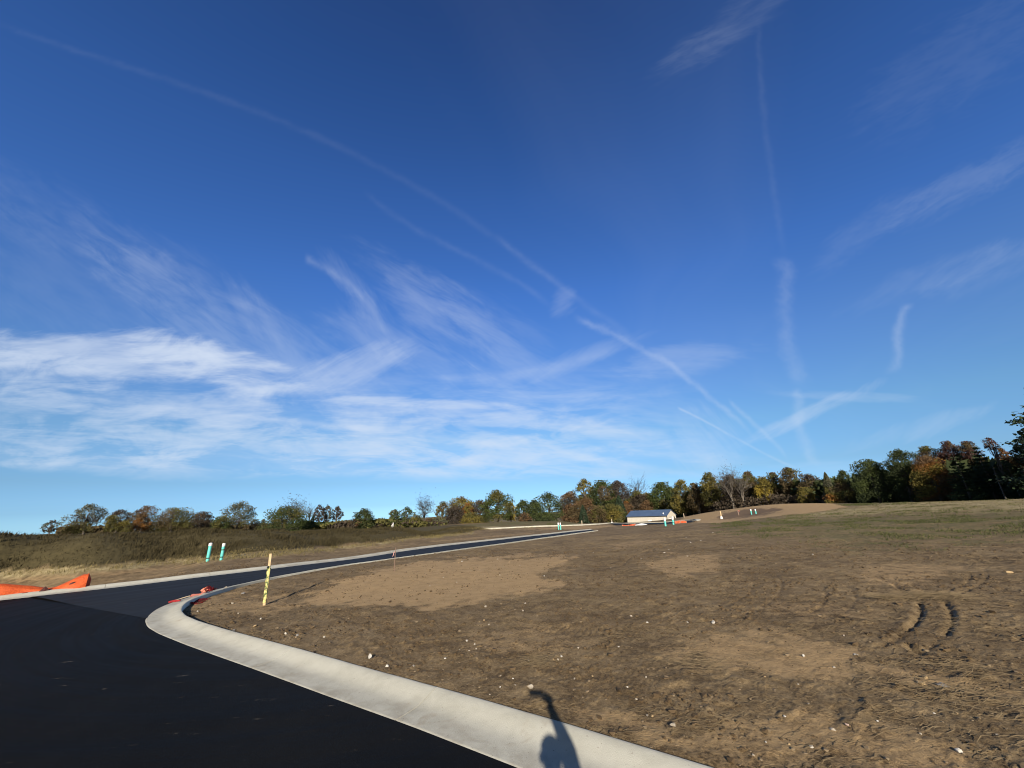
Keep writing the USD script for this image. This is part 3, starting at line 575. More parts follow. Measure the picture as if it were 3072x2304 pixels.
def make_tree(name, label, cat, x, y, zt, zb, W, kind, mats, seed, group=None, area=1000, bark='bark', z0=None, trunk_r=None):
    """zt, zb: top and underside of the crown; W its width; all heights absolute."""
    rng = np.random.default_rng(seed); z0 = float(Z(x, y)) if z0 is None else z0
    root = thing(name, label, cat, (x, y, z0), 0, group); H, B = zt - z0, max(zb - z0, 0.0); R = W / 2
    tr = trunk_r or max(.035 * H ** .9 * (.5 if kind == 'bush' else 1), .04); mb = MB(); leaves = []; sizes = []
    n_leaf = int(np.clip(area * 1.0, 600, 8000 if area < 12000 else 14000)); A = W * (H - B)
    if kind in ('round', 'dome', 'airy', 'tall', 'bush'):
        K = {'round': 60, 'dome': 70, 'airy': 44, 'tall': 64, 'bush': 26}[kind]
        low = kind in ('dome', 'bush'); b0 = B + (W * .07 if not low else .02 * H); top_ = H - W * .07
        t_ = (np.arange(K) + rng.uniform(.1, .9, K)) / K; th_ = np.arange(K) * 2.39996 + rng.uniform(-.5, .5, K)
        shape_ = np.sqrt(np.clip(1 - t_ ** 2.4, .02, 1)) if low else np.clip(1 - np.abs(2 * t_ - .86) ** 2.6, .05, 1) ** .6 if kind != 'tall' else np.clip(1 - np.abs(1.7 * t_ - .62) ** 2.4, .05, 1) ** .55
        lob = .62 + .75 * noise(np.stack([np.cos(th_) * 1.3 + seed % 71, np.sin(th_) * 1.3, t_ * 2.6], 1), seed % 97)
        rad = R * .90 * shape_ * lob * rng.uniform(.25, 1, K) ** .4
        cen = np.stack([rad * np.cos(th_), rad * np.sin(th_), b0 + (top_ - b0) * t_ * (.90 + .2 * (lob - .62))], 1); cen[:, 2] = np.minimum(cen[:, 2], top_)
        tb = min(B + (H - B) * .45, H * .7) if kind != 'bush' else H * .3
        bend = rng.normal(size=2) * W * .03
        if kind != 'bush':
            tp = np.stack([[bend[0] * t, bend[1] * t, tb * t] for t in np.linspace(0, 1, 6)]); tp[1:-1, :2] += rng.normal(size=(4, 2)) * tr * .5
            mb.tube(tp, np.linspace(tr * 1.25, tr * .6, 6), 7)
        for c in cen[rng.permutation(K)[:(16 if kind != 'bush' else 7)]]:
            f0 = rng.uniform(.45, 1.0); a = np.array([bend[0] * f0, bend[1] * f0, tb * f0]) if kind != 'bush' else rng.normal(size=3) * [R * .2, R * .2, 0]
            limb(mb, a, c, tr * .42, tr * .08 + .015, rng)
        cr = (.135 if kind in ('airy',) else .175 if kind != 'bush' else .21) * W * rng.uniform(.7, 1.3, K)
        cnt = rng.multinomial(n_leaf, cr ** 2 / (cr ** 2).sum())
        for c, r, k in zip(cen, cr, cnt):
            v = rng.normal(size=(k, 3)); v /= np.linalg.norm(v, axis=1, keepdims=True); v *= rng.uniform(0, 1, (k, 1)) ** .4 * [r, r, r * .72]
            v *= .50 + 1.0 * noise(v / r * 2.1 + c, 5)[:, None]
            leaves.append(c + v)
        leaf = math.sqrt((5.0 if kind == 'airy' else 9.0) * A / n_leaf); flat = .15
        L = np.vstack(leaves); L[:, 2] = np.clip(L[:, 2], .05, H)
    elif kind == 'cedar':
        t = rng.uniform(0, 1, n_leaf) ** .75; th = rng.uniform(0, 2 * math.pi, n_leaf); lob = .72 + .5 * noise(np.stack([np.cos(th) * 2.2, np.sin(th) * 2.2, t * 7], 1), seed)
        r = R * t ** .72 * rng.uniform(.55, 1, n_leaf) ** .6 * lob; L = np.stack([r * np.cos(th), r * np.sin(th), H - (H - B) * t], 1)
        mb.tube([[0, 0, 0], [0, 0, H * .5], [0, 0, H * .96]], [tr, tr * .6, .03], 6); leaf = math.sqrt(9.0 * A / n_leaf); flat = .2
    elif kind == 'pine':
        mb.tube([[0, 0, 0], [.1, 0, H * .5], [0, .1, H * .99]], [tr, tr * .65, .03], 7); T = 15 if H < 14 else 22; pts = []
        for q in range(T):
            t = (q + .5) / T; zc = H - (H - B) * t ** .92; Rq = R * (.16 + .84 * t ** .75) * rng.uniform(.8, 1.1)
            for b in range(7 if t > .2 else 5):
                th = rng.uniform(0, 2 * math.pi); Lb = Rq * rng.uniform(.65, 1.08); e = np.array([math.cos(th), math.sin(th), 0.])
                s_ = np.linspace(0, 1, 6); droop = Lb * (.10 * s_ - .26 * s_ ** 2 + .14 * s_ ** 4 * 1.4)
                p = np.array([0, 0, zc]) + e * (s_[:, None] * Lb) + np.stack([0 * s_, 0 * s_, droop], 1); mb.tube(p, np.linspace(tr * .22, .015, 6), 4, cap=False)
                pts.append((p, Lb))
        w_ = np.array([q_[1] for q_ in pts]); cnt = rng.multinomial(n_leaf, w_ / w_.sum()); L = []
        for (p, Lb), k in zip(pts, cnt):
            f0 = rng.uniform(.18, 1.02, k) ** .8 * 5; i0 = np.clip(f0.astype(int), 0, 4); b_ = p[i0] + (p[i0 + 1] - p[i0]) * (f0 - i0)[:, None]
            L.append(b_ + rng.normal(size=(k, 3)) * [Lb * .09, Lb * .09, Lb * .028 + .05])
        L = np.vstack(L); leaf = math.sqrt(8.0 * A / n_leaf); flat = .62
    elif kind == 'bare':
        mb.tube(np.stack([rng.normal(0, .03, 5) * H * np.linspace(0, 1, 5) * .3, rng.normal(0, .03, 5) * H * .1, np.linspace(0, H * .42, 5)], 1), np.linspace(tr, tr * .7, 5), 7)
        for _ in range(9):
            a = np.array([0, 0, H * rng.uniform(.22, .42)]); e = rng.normal(size=3) * [W / H, W / H, .2] * .62; e[2] = abs(e[2]) + .72; e /= np.linalg.norm(e); twigs(mb, a, e, H * .36, tr * .5, 3, rng)
        L = None
    elif kind == 'snag':
        mb.tube([[0, 0, 0], [0, 0, H * .5], [rng.normal() * .1, 0, H]], [tr, tr * .75, tr * .3], 7)
        for q in range(14):
            th = rng.uniform(0, 6.28); z_ = H * rng.uniform(.25, .95); Lb = R * rng.uniform(.5, 1) * (1.1 - z_ / H * .5); mb.tube([[0, 0, z_], [math.cos(th) * Lb * .5, math.sin(th) * Lb * .5, z_ - .05 * Lb], [math.cos(th) * Lb, math.sin(th) * Lb, z_ - .12 * Lb]], [.05, .035, .015], 4)
        L = None
    obj('trunk' if kind != 'bush' else 'stems', mb.mesh(), bark, root, smooth=True)
    if L is not None:
        # a share of the crown for each tone, in patches
        tot = sum(w for _, w in mats); f = noise(L * (2.2 / max(W, .1)) + seed % 31, 7 + seed % 13); order = np.argsort(np.argsort(f)) / len(f); lo = 0
        for mname, w in mats:
            hi = lo + w / tot; sel = (order >= lo) & (order < hi + 1e-9) if hi < .999 else order >= lo; lo = hi
            if sel.sum() > 3: obj('crown', quads(L[sel], leaf, rng, flat), mname + '_leaves', root)
    elif mats:
        n2 = int(n_leaf * .25); v = rng.normal(size=(n2, 3)) * [R * .45, R * .45, H * .2] + [0, 0, H * .66]; obj('crown', quads(v, .22 * math.sqrt(W / 6), rng), mats[0][0] + '_leaves', root)
    return root
def tree_px(name, label, cat, xc, yt, wpx, yb, D, kind, mats, group=None, bark='bark', **kw):
    """Crown seen centred on column xc from row yt to row yb, wpx wide, D metres away."""
    d = ray(xc, (yt + yb) / 2); x, y = d[0] * D, d[1] * D
    zt, zb = height_at(x, y, yt), height_at(x, y, yb); v = np.array([x, y, 0.]); dep = v @ fw; W = 1.22 * wpx * dep * (dep / D) / FPX
    g0 = float(Z(x, y)); zb = max(zb, g0)
    return make_tree(name, label, cat, x, y, zt, zb, W, kind, mats, int(xc * 7 + yt * 3) % 100003, group, wpx * max(yb - yt, 8) * (.55 if kind == 'airy' else 1), bark, **kw)
TREES = [  # name, label, category, column, top, width, crown foot, distance, kind, tones
 ('shrub', 'small dark thin-leaved shrub alone at the low end of the grassy bank skyline', 'shrub', 152, 1560, 52, 1598, 95, 'airy', [('dark_brown', .6), ('grey_green', .4)]),
 ('tree', 'tall airy grey-green tree, the first tall one from the low end of the bank', 'tree', 268, 1510, 108, 1578, 105, 'airy', [('grey_green', .7), ('dark_brown', .3)]),
 ('bush', 'low olive bush at the foot of the first tall airy grey-green tree', 'bush', 224, 1567, 84, 1600, 98, 'bush', [('olive', .6), ('brown_olive', .4)]),
 ('tree', 'dark half-bare spreading tree between the airy grey-green tree and the rusty oak', 'tree', 358, 1526, 78, 1580, 112, 'airy', [('dark_brown', .7), ('olive', .3)]),
 ('bush', 'yellow-green bush in front of the dark half-bare spreading tree', 'bush', 333, 1546, 40, 1596, 100, 'bush', [('olive', .6), ('yellow_olive', .4)]),
 ('bush', 'small light yellow-green bush just before the rusty oak', 'bush', 374, 1561, 46, 1596, 100, 'bush', [('yellow_olive', .5), ('olive', .5)]),
 ('tree', 'oak with rusty orange lower leaves beside the wide brown dome tree', 'tree', 433, 1514, 80, 1575, 108, 'airy', [('brown_olive', .5), ('russet', .5)]),
 ('bush', 'orange-brown bush under the rusty oak on the bank skyline', 'bush', 424, 1536, 44, 1590, 104, 'bush', [('orange', .5), ('russet', .5)]),
 ('tree', 'wide dome-shaped brown and olive tree on the bank skyline', 'tree', 520, 1523, 112, 1592, 106, 'dome', [('olive', .45), ('brown_olive', .55)]),
 ('tree', 'purplish-grey thin tree behind the far side of the brown dome tree', 'tree', 605, 1534, 74, 1588, 115, 'dome', [('dark_brown', .7), ('russet', .3)]),
 ('bush', 'olive bush at the foot of the big grey-green tree with see-through crown', 'bush', 662, 1548, 52, 1592, 104, 'bush', [('olive', .8), ('oak_green', .2)]),
 ('tree', 'big grey-green tree with a see-through crown, standing over the two green pipes', 'tree', 716, 1502, 106, 1582, 108, 'airy', [('grey_green', .75), ('olive', .25)]),
 ('shrub', 'thin grey shrub between the see-through grey-green tree and the dark dome tree', 'shrub', 764, 1557, 34, 1590, 112, 'airy', [('grey_green', .6), ('dark_brown', .4)]),
 ('shrub', 'pale green little shrub touching the dark dome tree', 'shrub', 789, 1556, 26, 1590, 110, 'airy', [('grey_green', 1)]),
 ('tree', 'dark green dome-shaped tree whose crown reaches the ground', 'tree', 858, 1520, 122, 1590, 106, 'dome', [('deep_green', .45), ('olive', .25), ('oak_green', .3)]),
 ('bare_tree', 'bare grey treetop sticking out above the dark green dome tree', 'tree', 884, 1499, 74, 1555, 120, 'bare', [('grey_twig', 1)], None, 'grey_bark'),
 ('bare_tree', 'slim bare tree just past the dark green dome tree', 'tree', 930, 1519, 30, 1572, 116, 'bare', [], None, 'grey_bark'),
 ('cedar_tree', 'tiny dark cone-shaped cedar beside the slim bare tree', 'tree', 938, 1546, 16, 1582, 112, 'cedar', [('cedar', 1)]),
 ('tree', 'thin see-through tree next to the tiny cone-shaped cedar', 'tree', 957, 1512, 34, 1566, 114, 'airy', [('grey_twig', .6), ('dark_brown', .4)]),
 ('tree', 'thin dark-topped tree, middle one of the three see-through trees', 'tree', 982, 1514, 30, 1566, 116, 'airy', [('dark_brown', .6), ('grey_green', .4)]),
 ('tree', 'thin drooping tree, last of the three see-through trees before the round dark tree', 'tree', 1011, 1517, 34, 1562, 118, 'airy', [('dark_brown', .5), ('grey_twig', .5)]),
 ('tree', 'round dense dark green tree alone above the scrub line', 'tree', 1093, 1525, 58, 1588, 112, 'dome', [('deep_green', .7), ('oak_green', .3)]),
 ('shrub', 'thin reddish shrub leaning on the round dense dark tree', 'shrub', 1062, 1556, 36, 1584, 110, 'airy', [('dark_brown', .6), ('russet', .4)]),
 ('tree', 'small blue-green tree behind the little white post', 'tree', 1184, 1528, 32, 1568, 122, 'round', [('oak_green', .6), ('grey_green', .4)]),
 ('tree', 'small dark green forked tree between the white post and the tall bare tree', 'tree', 1220, 1519, 44, 1566, 124, 'airy', [('oak_green', .7), ('deep_green', .3)]),
 ('bare_tree', 'tall bare fan-shaped grey tree in the middle of the tree line', 'tree', 1273, 1489, 50, 1560, 128, 'bare', [('grey_twig', 1)], None, 'grey_bark'),
 ('bush', 'olive bush at the foot of the tall bare fan-shaped tree', 'bush', 1250, 1545, 42, 1580, 120, 'bush', [('olive', .7), ('yellow_olive', .3)]),
 ('bush', 'reddish-brown bush just past the tall bare fan-shaped tree', 'bush', 1297, 1552, 44, 1582, 122, 'bush', [('brown_olive', .5), ('russet', .5)]),
 ('tree', 'sparse olive-grey tree at the near end of the middle grove', 'tree', 1328, 1503, 46, 1568, 126, 'airy', [('olive', .5), ('brown_olive', .5)]),
 ('bush', 'pale olive bush below the sparse olive-grey tree of the middle grove', 'bush', 1315, 1551, 40, 1580, 120, 'bush', [('olive', .6), ('grey_green', .4)]),
 ('tree', 'grey-brown twiggy tree at the front of the middle grove', 'tree', 1364, 1516, 56, 1580, 124, 'dome', [('dark_brown', .6), ('grey_twig', .4)]),
 ('tree', 'tallest tan and olive tree of the middle grove', 'tree', 1386, 1489, 74, 1556, 134, 'round', [('brown_olive', .6), ('yellow_olive', .4)]),
 ('tree', 'small orange tree in the middle grove', 'tree', 1403, 1510, 28, 1550, 128, 'round', [('orange', .7), ('yellow_olive', .3)]),
 ('tree', 'grey-brown tree between the small orange tree and the big oak', 'tree', 1440, 1499, 56, 1560, 132, 'round', [('dark_brown', .4), ('grey_twig', .35), ('brown_olive', .25)]),
 ('bush', 'yellow-green bushy tree at the foot of the middle grove', 'bush', 1412, 1538, 56, 1578, 122, 'bush', [('yellow_olive', .6), ('olive', .4)]),
 ('bush', 'olive bush between the yellow-green bushy tree and the big oak trunk', 'bush', 1447, 1544, 32, 1576, 124, 'bush', [('olive', 1)]),
 ('oak_tree', 'big green oak with layered crown standing on the mown rise', 'tree', 1492, 1470, 76, 1562, 118, 'tall', [('oak_green', .65), ('olive', .35)]),
 ('tree', 'slim yellow tree against the far side of the big layered oak', 'tree', 1532, 1506, 26, 1562, 124, 'tall', [('yellow_olive', .5), ('yellow', .5)]),
 ('tree', 'dark green round tree on the mown rise past the slim yellow tree', 'tree', 1572, 1499, 54, 1558, 128, 'round', [('oak_green', .5), ('deep_green', .5)]),
 ('bush', 'reddish-brown bush under the dark green round tree on the mown rise', 'bush', 1574, 1538, 34, 1568, 122, 'bush', [('russet', .6), ('dark_brown', .4)]),
 ('tree', 'dark green bushy tree standing close before the open-crowned dark oak', 'tree', 1602, 1500, 44, 1566, 130, 'dome', [('deep_green', .6), ('oak_green', .4)]),
 ('oak_tree', 'dark oak with open crown at the end of the mown rise', 'tree', 1645, 1474, 80, 1558, 128, 'airy', [('deep_green', .6), ('oak_green', .4)]),
 ('bush', 'dark green bush under the open-crowned dark oak', 'bush', 1640, 1538, 70, 1568, 124, 'bush', [('deep_green', .7), ('oak_green', .3)])]
WOODS = 'trees at the front edge of the wood'
TREES += [
 ('tree', 'pinkish-brown thin-leaved tree just past the open-crowned dark oak', 'tree', 1708, 1473, 58, 1560, 200, 'tall', [('russet', .55), ('grey_twig', .45)]),
 ('tree', 'tall yellow-green tree with a leaning top, highest behind the white barn wood edge', 'tree', 1754, 1431, 62, 1520, 222, 'airy', [('yellow_olive', .5), ('olive', .5)]),
 ('tree', 'russet tree below the tall yellow-green leaning top', 'tree', 1762, 1488, 46, 1566, 205, 'tall', [('russet', .8), ('brown_olive', .2)]),
 ('tree', 'tan oak at the wood edge in front of the pinkish-brown tree', 'tree', 1718, 1510, 64, 1572, 196, 'dome', [('brown_olive', .6), ('russet', .4)]),
 ('cedar_tree', 'dark blue-green cedar in front of the tan and russet trees', 'tree', 1750, 1515, 30, 1572, 190, 'cedar', [('cedar', 1)]),
 ('tree', 'broad dark green tree in the wood above the olive bushes', 'tree', 1806, 1441, 82, 1535, 220, 'round', [('deep_green', .45), ('oak_green', .25), ('brown_olive', .3)]),
 ('tree', 'grey-brown twiggy tree in the wood above the barn roof', 'tree', 1856, 1440, 62, 1530, 222, 'round', [('brown_olive', .45), ('grey_twig', .55)]),
 ('cedar_tree', 'dark cedar half hidden behind olive bushes by the barn', 'tree', 1858, 1486, 36, 1540, 212, 'cedar', [('cedar', 1)]),
 ('bush', 'olive bushy tree by the wood edge nearest the dark blue-green cedar', 'bush', 1800, 1516, 54, 1574, 192, 'bush', [('olive', .6), ('brown_olive', .4)]),
 ('bush', 'yellow-olive bushy tree in the middle between the cedar and the barn', 'bush', 1838, 1512, 50, 1574, 192, 'bush', [('yellow_olive', .35), ('olive', .65)]),
 ('bush', 'dark olive bushy tree touching the near end of the barn', 'bush', 1858, 1516, 34, 1572, 200, 'bush', [('olive', .5), ('oak_green', .5)]),
 ('tree', 'russet tree peeking over the near end of the barn roof', 'tree', 1880, 1502, 30, 1545, 214, 'round', [('russet', .8), ('orange', .2)]),
 ('bare_tree', 'bare pale tree rising above the middle of the barn roof', 'tree', 1902, 1445, 44, 1510, 224, 'bare', [('grey_twig', 1)], None, 'grey_bark'),
 ('tree', 'dark olive tree behind the middle of the barn roof', 'tree', 1914, 1472, 58, 1548, 218, 'round', [('olive', .4), ('dark_brown', .6)]),
 ('tree', 'russet flat-topped tree right behind the barn ridge', 'tree', 1942, 1500, 46, 1548, 214, 'round', [('russet', 1)]),
 ('tree', 'yellow-green tree between the bare pale tree and the big leafy green tree', 'tree', 1944, 1478, 40, 1530, 222, 'round', [('yellow_olive', .5), ('olive', .5)]),
 ('tree', 'big leafy green tree behind the gable end of the barn', 'tree', 1990, 1447, 80, 1556, 216, 'tall', [('oak_green', .75), ('olive', .25)]),
 ('tree', 'olive and yellow tree just past the gable end of the barn', 'tree', 2048, 1436, 56, 1540, 190, 'tall', [('olive', .6), ('yellow_olive', .4)]),
 ('tree', 'brown tree with straight pale trunk at the wood edge past the barn', 'tree', 2090, 1449, 50, 1535, 180, 'tall', [('brown_olive', 1)], None, 'pale_bark'),
 ('tree', 'tall olive tree with forked top on the wood edge before the two pale trunks', 'tree', 2132, 1416, 56, 1522, 172, 'tall', [('olive', .7), ('yellow_olive', .3)]),
 ('bare_tree', 'leafless grey tree on a pale straight trunk above the sand mound', 'tree', 2190, 1412, 56, 1520, 160, 'bare', [('grey_twig', 1)], None, 'pale_bark'),
 ('bare_tree', 'second leafless tree on a pale forked trunk, closer to the two far pipes', 'tree', 2224, 1424, 40, 1520, 158, 'bare', [('grey_twig', 1)], None, 'pale_bark'),
 ('tree', 'brown-olive tree right behind the second pale leafless trunk', 'tree', 2252, 1411, 48, 1515, 166, 'tall', [('brown_olive', .6), ('olive', .4)]),
 ('tree', 'dark brown tree seen between the two pale leafless trunks', 'tree', 2196, 1424, 60, 1520, 172, 'tall', [('dark_brown', .6), ('brown_olive', .4)]),
 ('tree', 'golden olive low-leaved tree behind the two far pipes', 'tree', 2294, 1428, 56, 1515, 158, 'dome', [('yellow_olive', .7), ('yellow', .3)]),
 ('tree', 'olive tree with several bare stems beside the golden olive tree', 'tree', 2326, 1416, 50, 1500, 160, 'tall', [('olive', .5), ('brown_olive', .5)], None, 'grey_bark'),
 ('tree', 'tallest rounded brown and olive tree above the crest of the sand mound', 'tree', 2378, 1400, 76, 1510, 154, 'round', [('brown_olive', .7), ('olive', .3)], None, 'grey_bark'),
 ('tree', 'brown thin-topped tree sloping down past the tallest rounded tree', 'tree', 2436, 1420, 70, 1510, 146, 'dome', [('brown_olive', .6), ('grey_twig', .2), ('olive', .2)]),
 ('bush', 'yellow-green bush at the foot of the brown thin-topped tree', 'bush', 2420, 1462, 60, 1512, 140, 'bush', [('olive', .5), ('yellow_olive', .5)]),
 ('bush', 'small orange-yellow bush at the gap where the dark trees begin', 'bush', 2496, 1478, 42, 1512, 116, 'bush', [('orange', .4), ('yellow_olive', .6)]),
 ('tree', 'light grey-green pointed tree at the start of the dark trees', 'tree', 2486, 1417, 46, 1500, 126, 'cedar', [('grey_green', .6), ('olive', .4)]),
 ('tree', 'dark rounded treetop behind the light pointed tree', 'tree', 2536, 1409, 54, 1490, 128, 'round', [('deep_green', .8), ('oak_green', .2)]),
 ('bush', 'olive bushy tree in shade under the dark rounded treetop', 'bush', 2528, 1432, 58, 1508, 116, 'bush', [('olive', .6), ('brown_olive', .4)]),
 ('tree', 'wide dark green tree, first of the big ones at the shaded wood edge', 'tree', 2622, 1377, 124, 1504, 112, 'dome', [('oak_green', .4), ('deep_green', .6)]),
 ('tree', 'tall dark green tree between the wide dark tree and the orange-brown one', 'tree', 2714, 1345, 96, 1504, 108, 'tall', [('deep_green', .7), ('oak_green', .3)]),
 ('tree', 'big orange-brown tree with a yellow-brown top at the shaded wood edge', 'tree', 2800, 1366, 136, 1502, 104, 'dome', [('russet', .35), ('orange', .25), ('yellow_olive', .4)]),
 ('tree', 'brown-olive treetop behind the big orange-brown tree', 'tree', 2788, 1338, 76, 1420, 114, 'round', [('brown_olive', .7), ('olive', .3)]),
 ('tree', 'dark red treetop above the big orange-brown tree', 'tree', 2858, 1322, 80, 1420, 112, 'round', [('dark_red', .8), ('russet', .2)]),
 ('tree', 'brown treetop between the dark red treetop and the dead red-topped one', 'tree', 2910, 1322, 66, 1400, 110, 'round', [('brown_olive', .7), ('dark_red', .3)]),
 ('pine_tree', 'green drooping pine at the shaded wood edge beside the orange-brown tree', 'tree', 2888, 1368, 120, 1500, 98, 'pine', [('pine', 1)]),
 ('pine_tree', 'dark pine behind the two bare leaning-looking trunks', 'tree', 2958, 1338, 110, 1496, 100, 'pine', [('pine', .6), ('cedar', .4)]),
 ('tree', 'thin red-leaved treetop on a long bare dark trunk', 'tree', 2972, 1312, 46, 1352, 99, 'airy', [('dark_red', 1)], None, 'bark', dict(trunk_r=.11)),
 ('dead_tree', 'pale dead trunk with short broken side branches by the field edge', 'tree', 2996, 1397, 40, 1494, 92, 'snag', [], None, 'grey_bark', dict(trunk_r=.10)),
 ('tree', 'bright orange tree peeking out beside the long bare dark trunk', 'tree', 3012, 1343, 40, 1400, 106, 'round', [('orange', .9), ('russet', .1)]),
 ('pine_tree', 'yellow-green pine low at the wood edge under the bright orange tree', 'tree', 3040, 1382, 100, 1494, 97, 'pine', [('pine', .7), ('olive', .3)]),
 ('tree', 'orange and dark tree half hidden under the tall pine at the picture edge', 'tree', 3066, 1330, 60, 1420, 100, 'round', [('orange', .5), ('deep_green', .5)])]
for r in TREES:
    a = list(r[:10]); gr = None; bk_ = r[11] if len(r) > 11 else 'bark'; kw = r[12] if len(r) > 12 else {}
    if a[3] > 1690 and a[2] == 'tree': gr = WOODS
    tree_px(*a, group=gr, bark=bk_, **kw)
# the tall pine whose boughs reach into the frame, and the trees of the same wood nearer than the frame shows: they shade the wood edge
d_ = ray(3198, 1300); make_tree('pine_tree', 'tall dark tiered pine rising above the wood at the right-hand picture edge', 'tree', d_[0] * 84, d_[1] * 84, height_at(d_[0] * 84, d_[1] * 84, 1150), 2.0, 14.0, 'pine', [('pine', .7), ('cedar', .3)], 77, WOODS, 15000)
for k_, (x_, y_, h_, w_) in enumerate([(79, 47, 14, 12), (84, 38, 16, 12), (76, 52.5, 12, 10), (90, 50, 15, 13), (96, 40, 17, 14), (100, 56, 16, 14)]):
    make_tree('tree', 'dense dark tree of the wood standing nearer than the picture edge shows', 'tree', x_, y_, float(Z(x_, y_)) + h_, float(Z(x_, y_)) + 1.0, w_, 'dome' if k_ % 2 else 'tall', [('deep_green', .7), ('brown_olive', .3)], 900 + k_, 'wood beyond the picture edge', 4500)

def leaf_mass(name, label, cat, pts, height_px, D, mats, n, leaf, seed, kind=None):
    """A continuous belt of scrub or far wood: pts are (column, foot row, top row)."""
    rng = np.random.default_rng(seed); xs = np.array([p[0] for p in pts], float); q = rng.uniform(xs[0], xs[-1], n); C = []
    ft, tp = np.interp(q, xs, [p[1] for p in pts]), np.interp(q, xs, [p[2] for p in pts])
    dd = D + rng.normal(0, 2.5, n) if np.isscalar(D) else np.interp(q, xs, D) + rng.normal(0, 4, n)
    for a, f, t, d in zip(q, ft, tp, dd):
        r_ = ray(a, (f + t) / 2); x, y = r_[0] * d, r_[1] * d; z0 = float(height_at(x, y, f)); z1 = float(height_at(x, y, t))
        z1 = z0 + (z1 - z0) * (.62 + .5 * float(noise(np.array([x * .30, y * .30, 1.0]), seed))); C.append((x, y, z0 + (z1 - z0) * rng.uniform(-.1, 1) ** 1.0 if False else z0 + (z1 - z0) * rng.uniform(0, 1)))
    C = np.array(C); c0 = C.mean(0) * [1, 1, 0]
    root = thing(name, label if not kind else None, cat if not kind else None, c0, kind=kind) if not kind else None
    lo = 0; f = noise(C * [.18, .18, .3], seed + 1); o = np.argsort(np.argsort(f)) / len(f)
    if kind:
        tag(obj(name, quads(C, leaf, rng), mats[0][0] + '_leaves'), kind=kind, label=label, cat=cat); return
    for mname, w in mats:
        sel = (o >= lo) & (o <= lo + w); lo += w; obj('foliage', quads(C[sel] - c0, leaf, rng), mname + '_leaves', root)
leaf_mass('hedgerow', 'low continuous dark scrub line along the bank between the bare tree and the white post', 'hedge', [(900, 1590, 1562), (1000, 1586, 1565), (1060, 1586, 1558), (1130, 1584, 1556), (1240, 1582, 1560), (1340, 1580, 1566)], 0, 116, [('dark_brown', .35), ('olive', .35), ('oak_green', .3)], 5200, .62, 3)
leaf_mass('scrub', 'low dark scrub under the trees on the bank skyline', 'scrub', [(170, 1606, 1580), (300, 1604, 1568), (560, 1600, 1560), (700, 1596, 1566), (840, 1594, 1568)], 0, 124, [('brown_olive', 1)], 4600, .55, 4, 'stuff')
leaf_mass('far_wood', 'dark inside of the wood behind its front trees', 'wood', [(1690, 1574, 1505), (1760, 1574, 1478), (1850, 1572, 1470), (1960, 1566, 1475), (2060, 1556, 1462), (2150, 1540, 1440), (2300, 1524, 1436), (2450, 1512, 1440), (2600, 1506, 1420), (2760, 1504, 1385), (2900, 1502, 1372), (3072, 1500, 1372), (3200, 1496, 1350)], 0, [225, 236, 238, 236, 205, 185, 172, 150, 128, 122, 116, 112, 110], [('deep_green', 1)], 26000, 1.25, 5, 'stuff')
leaf_mass('undergrowth', 'brown undergrowth between the trunks along the wood edge', 'undergrowth', [(1690, 1574, 1545), (1800, 1574, 1548), (2050, 1552, 1522), (2150, 1540, 1495), (2300, 1524, 1480), (2450, 1512, 1482), (2520, 1510, 1490)], 0, [212, 218, 218, 168, 156, 146, 130], [('dark_brown', 1)], 9000, .7, 6, 'stuff')

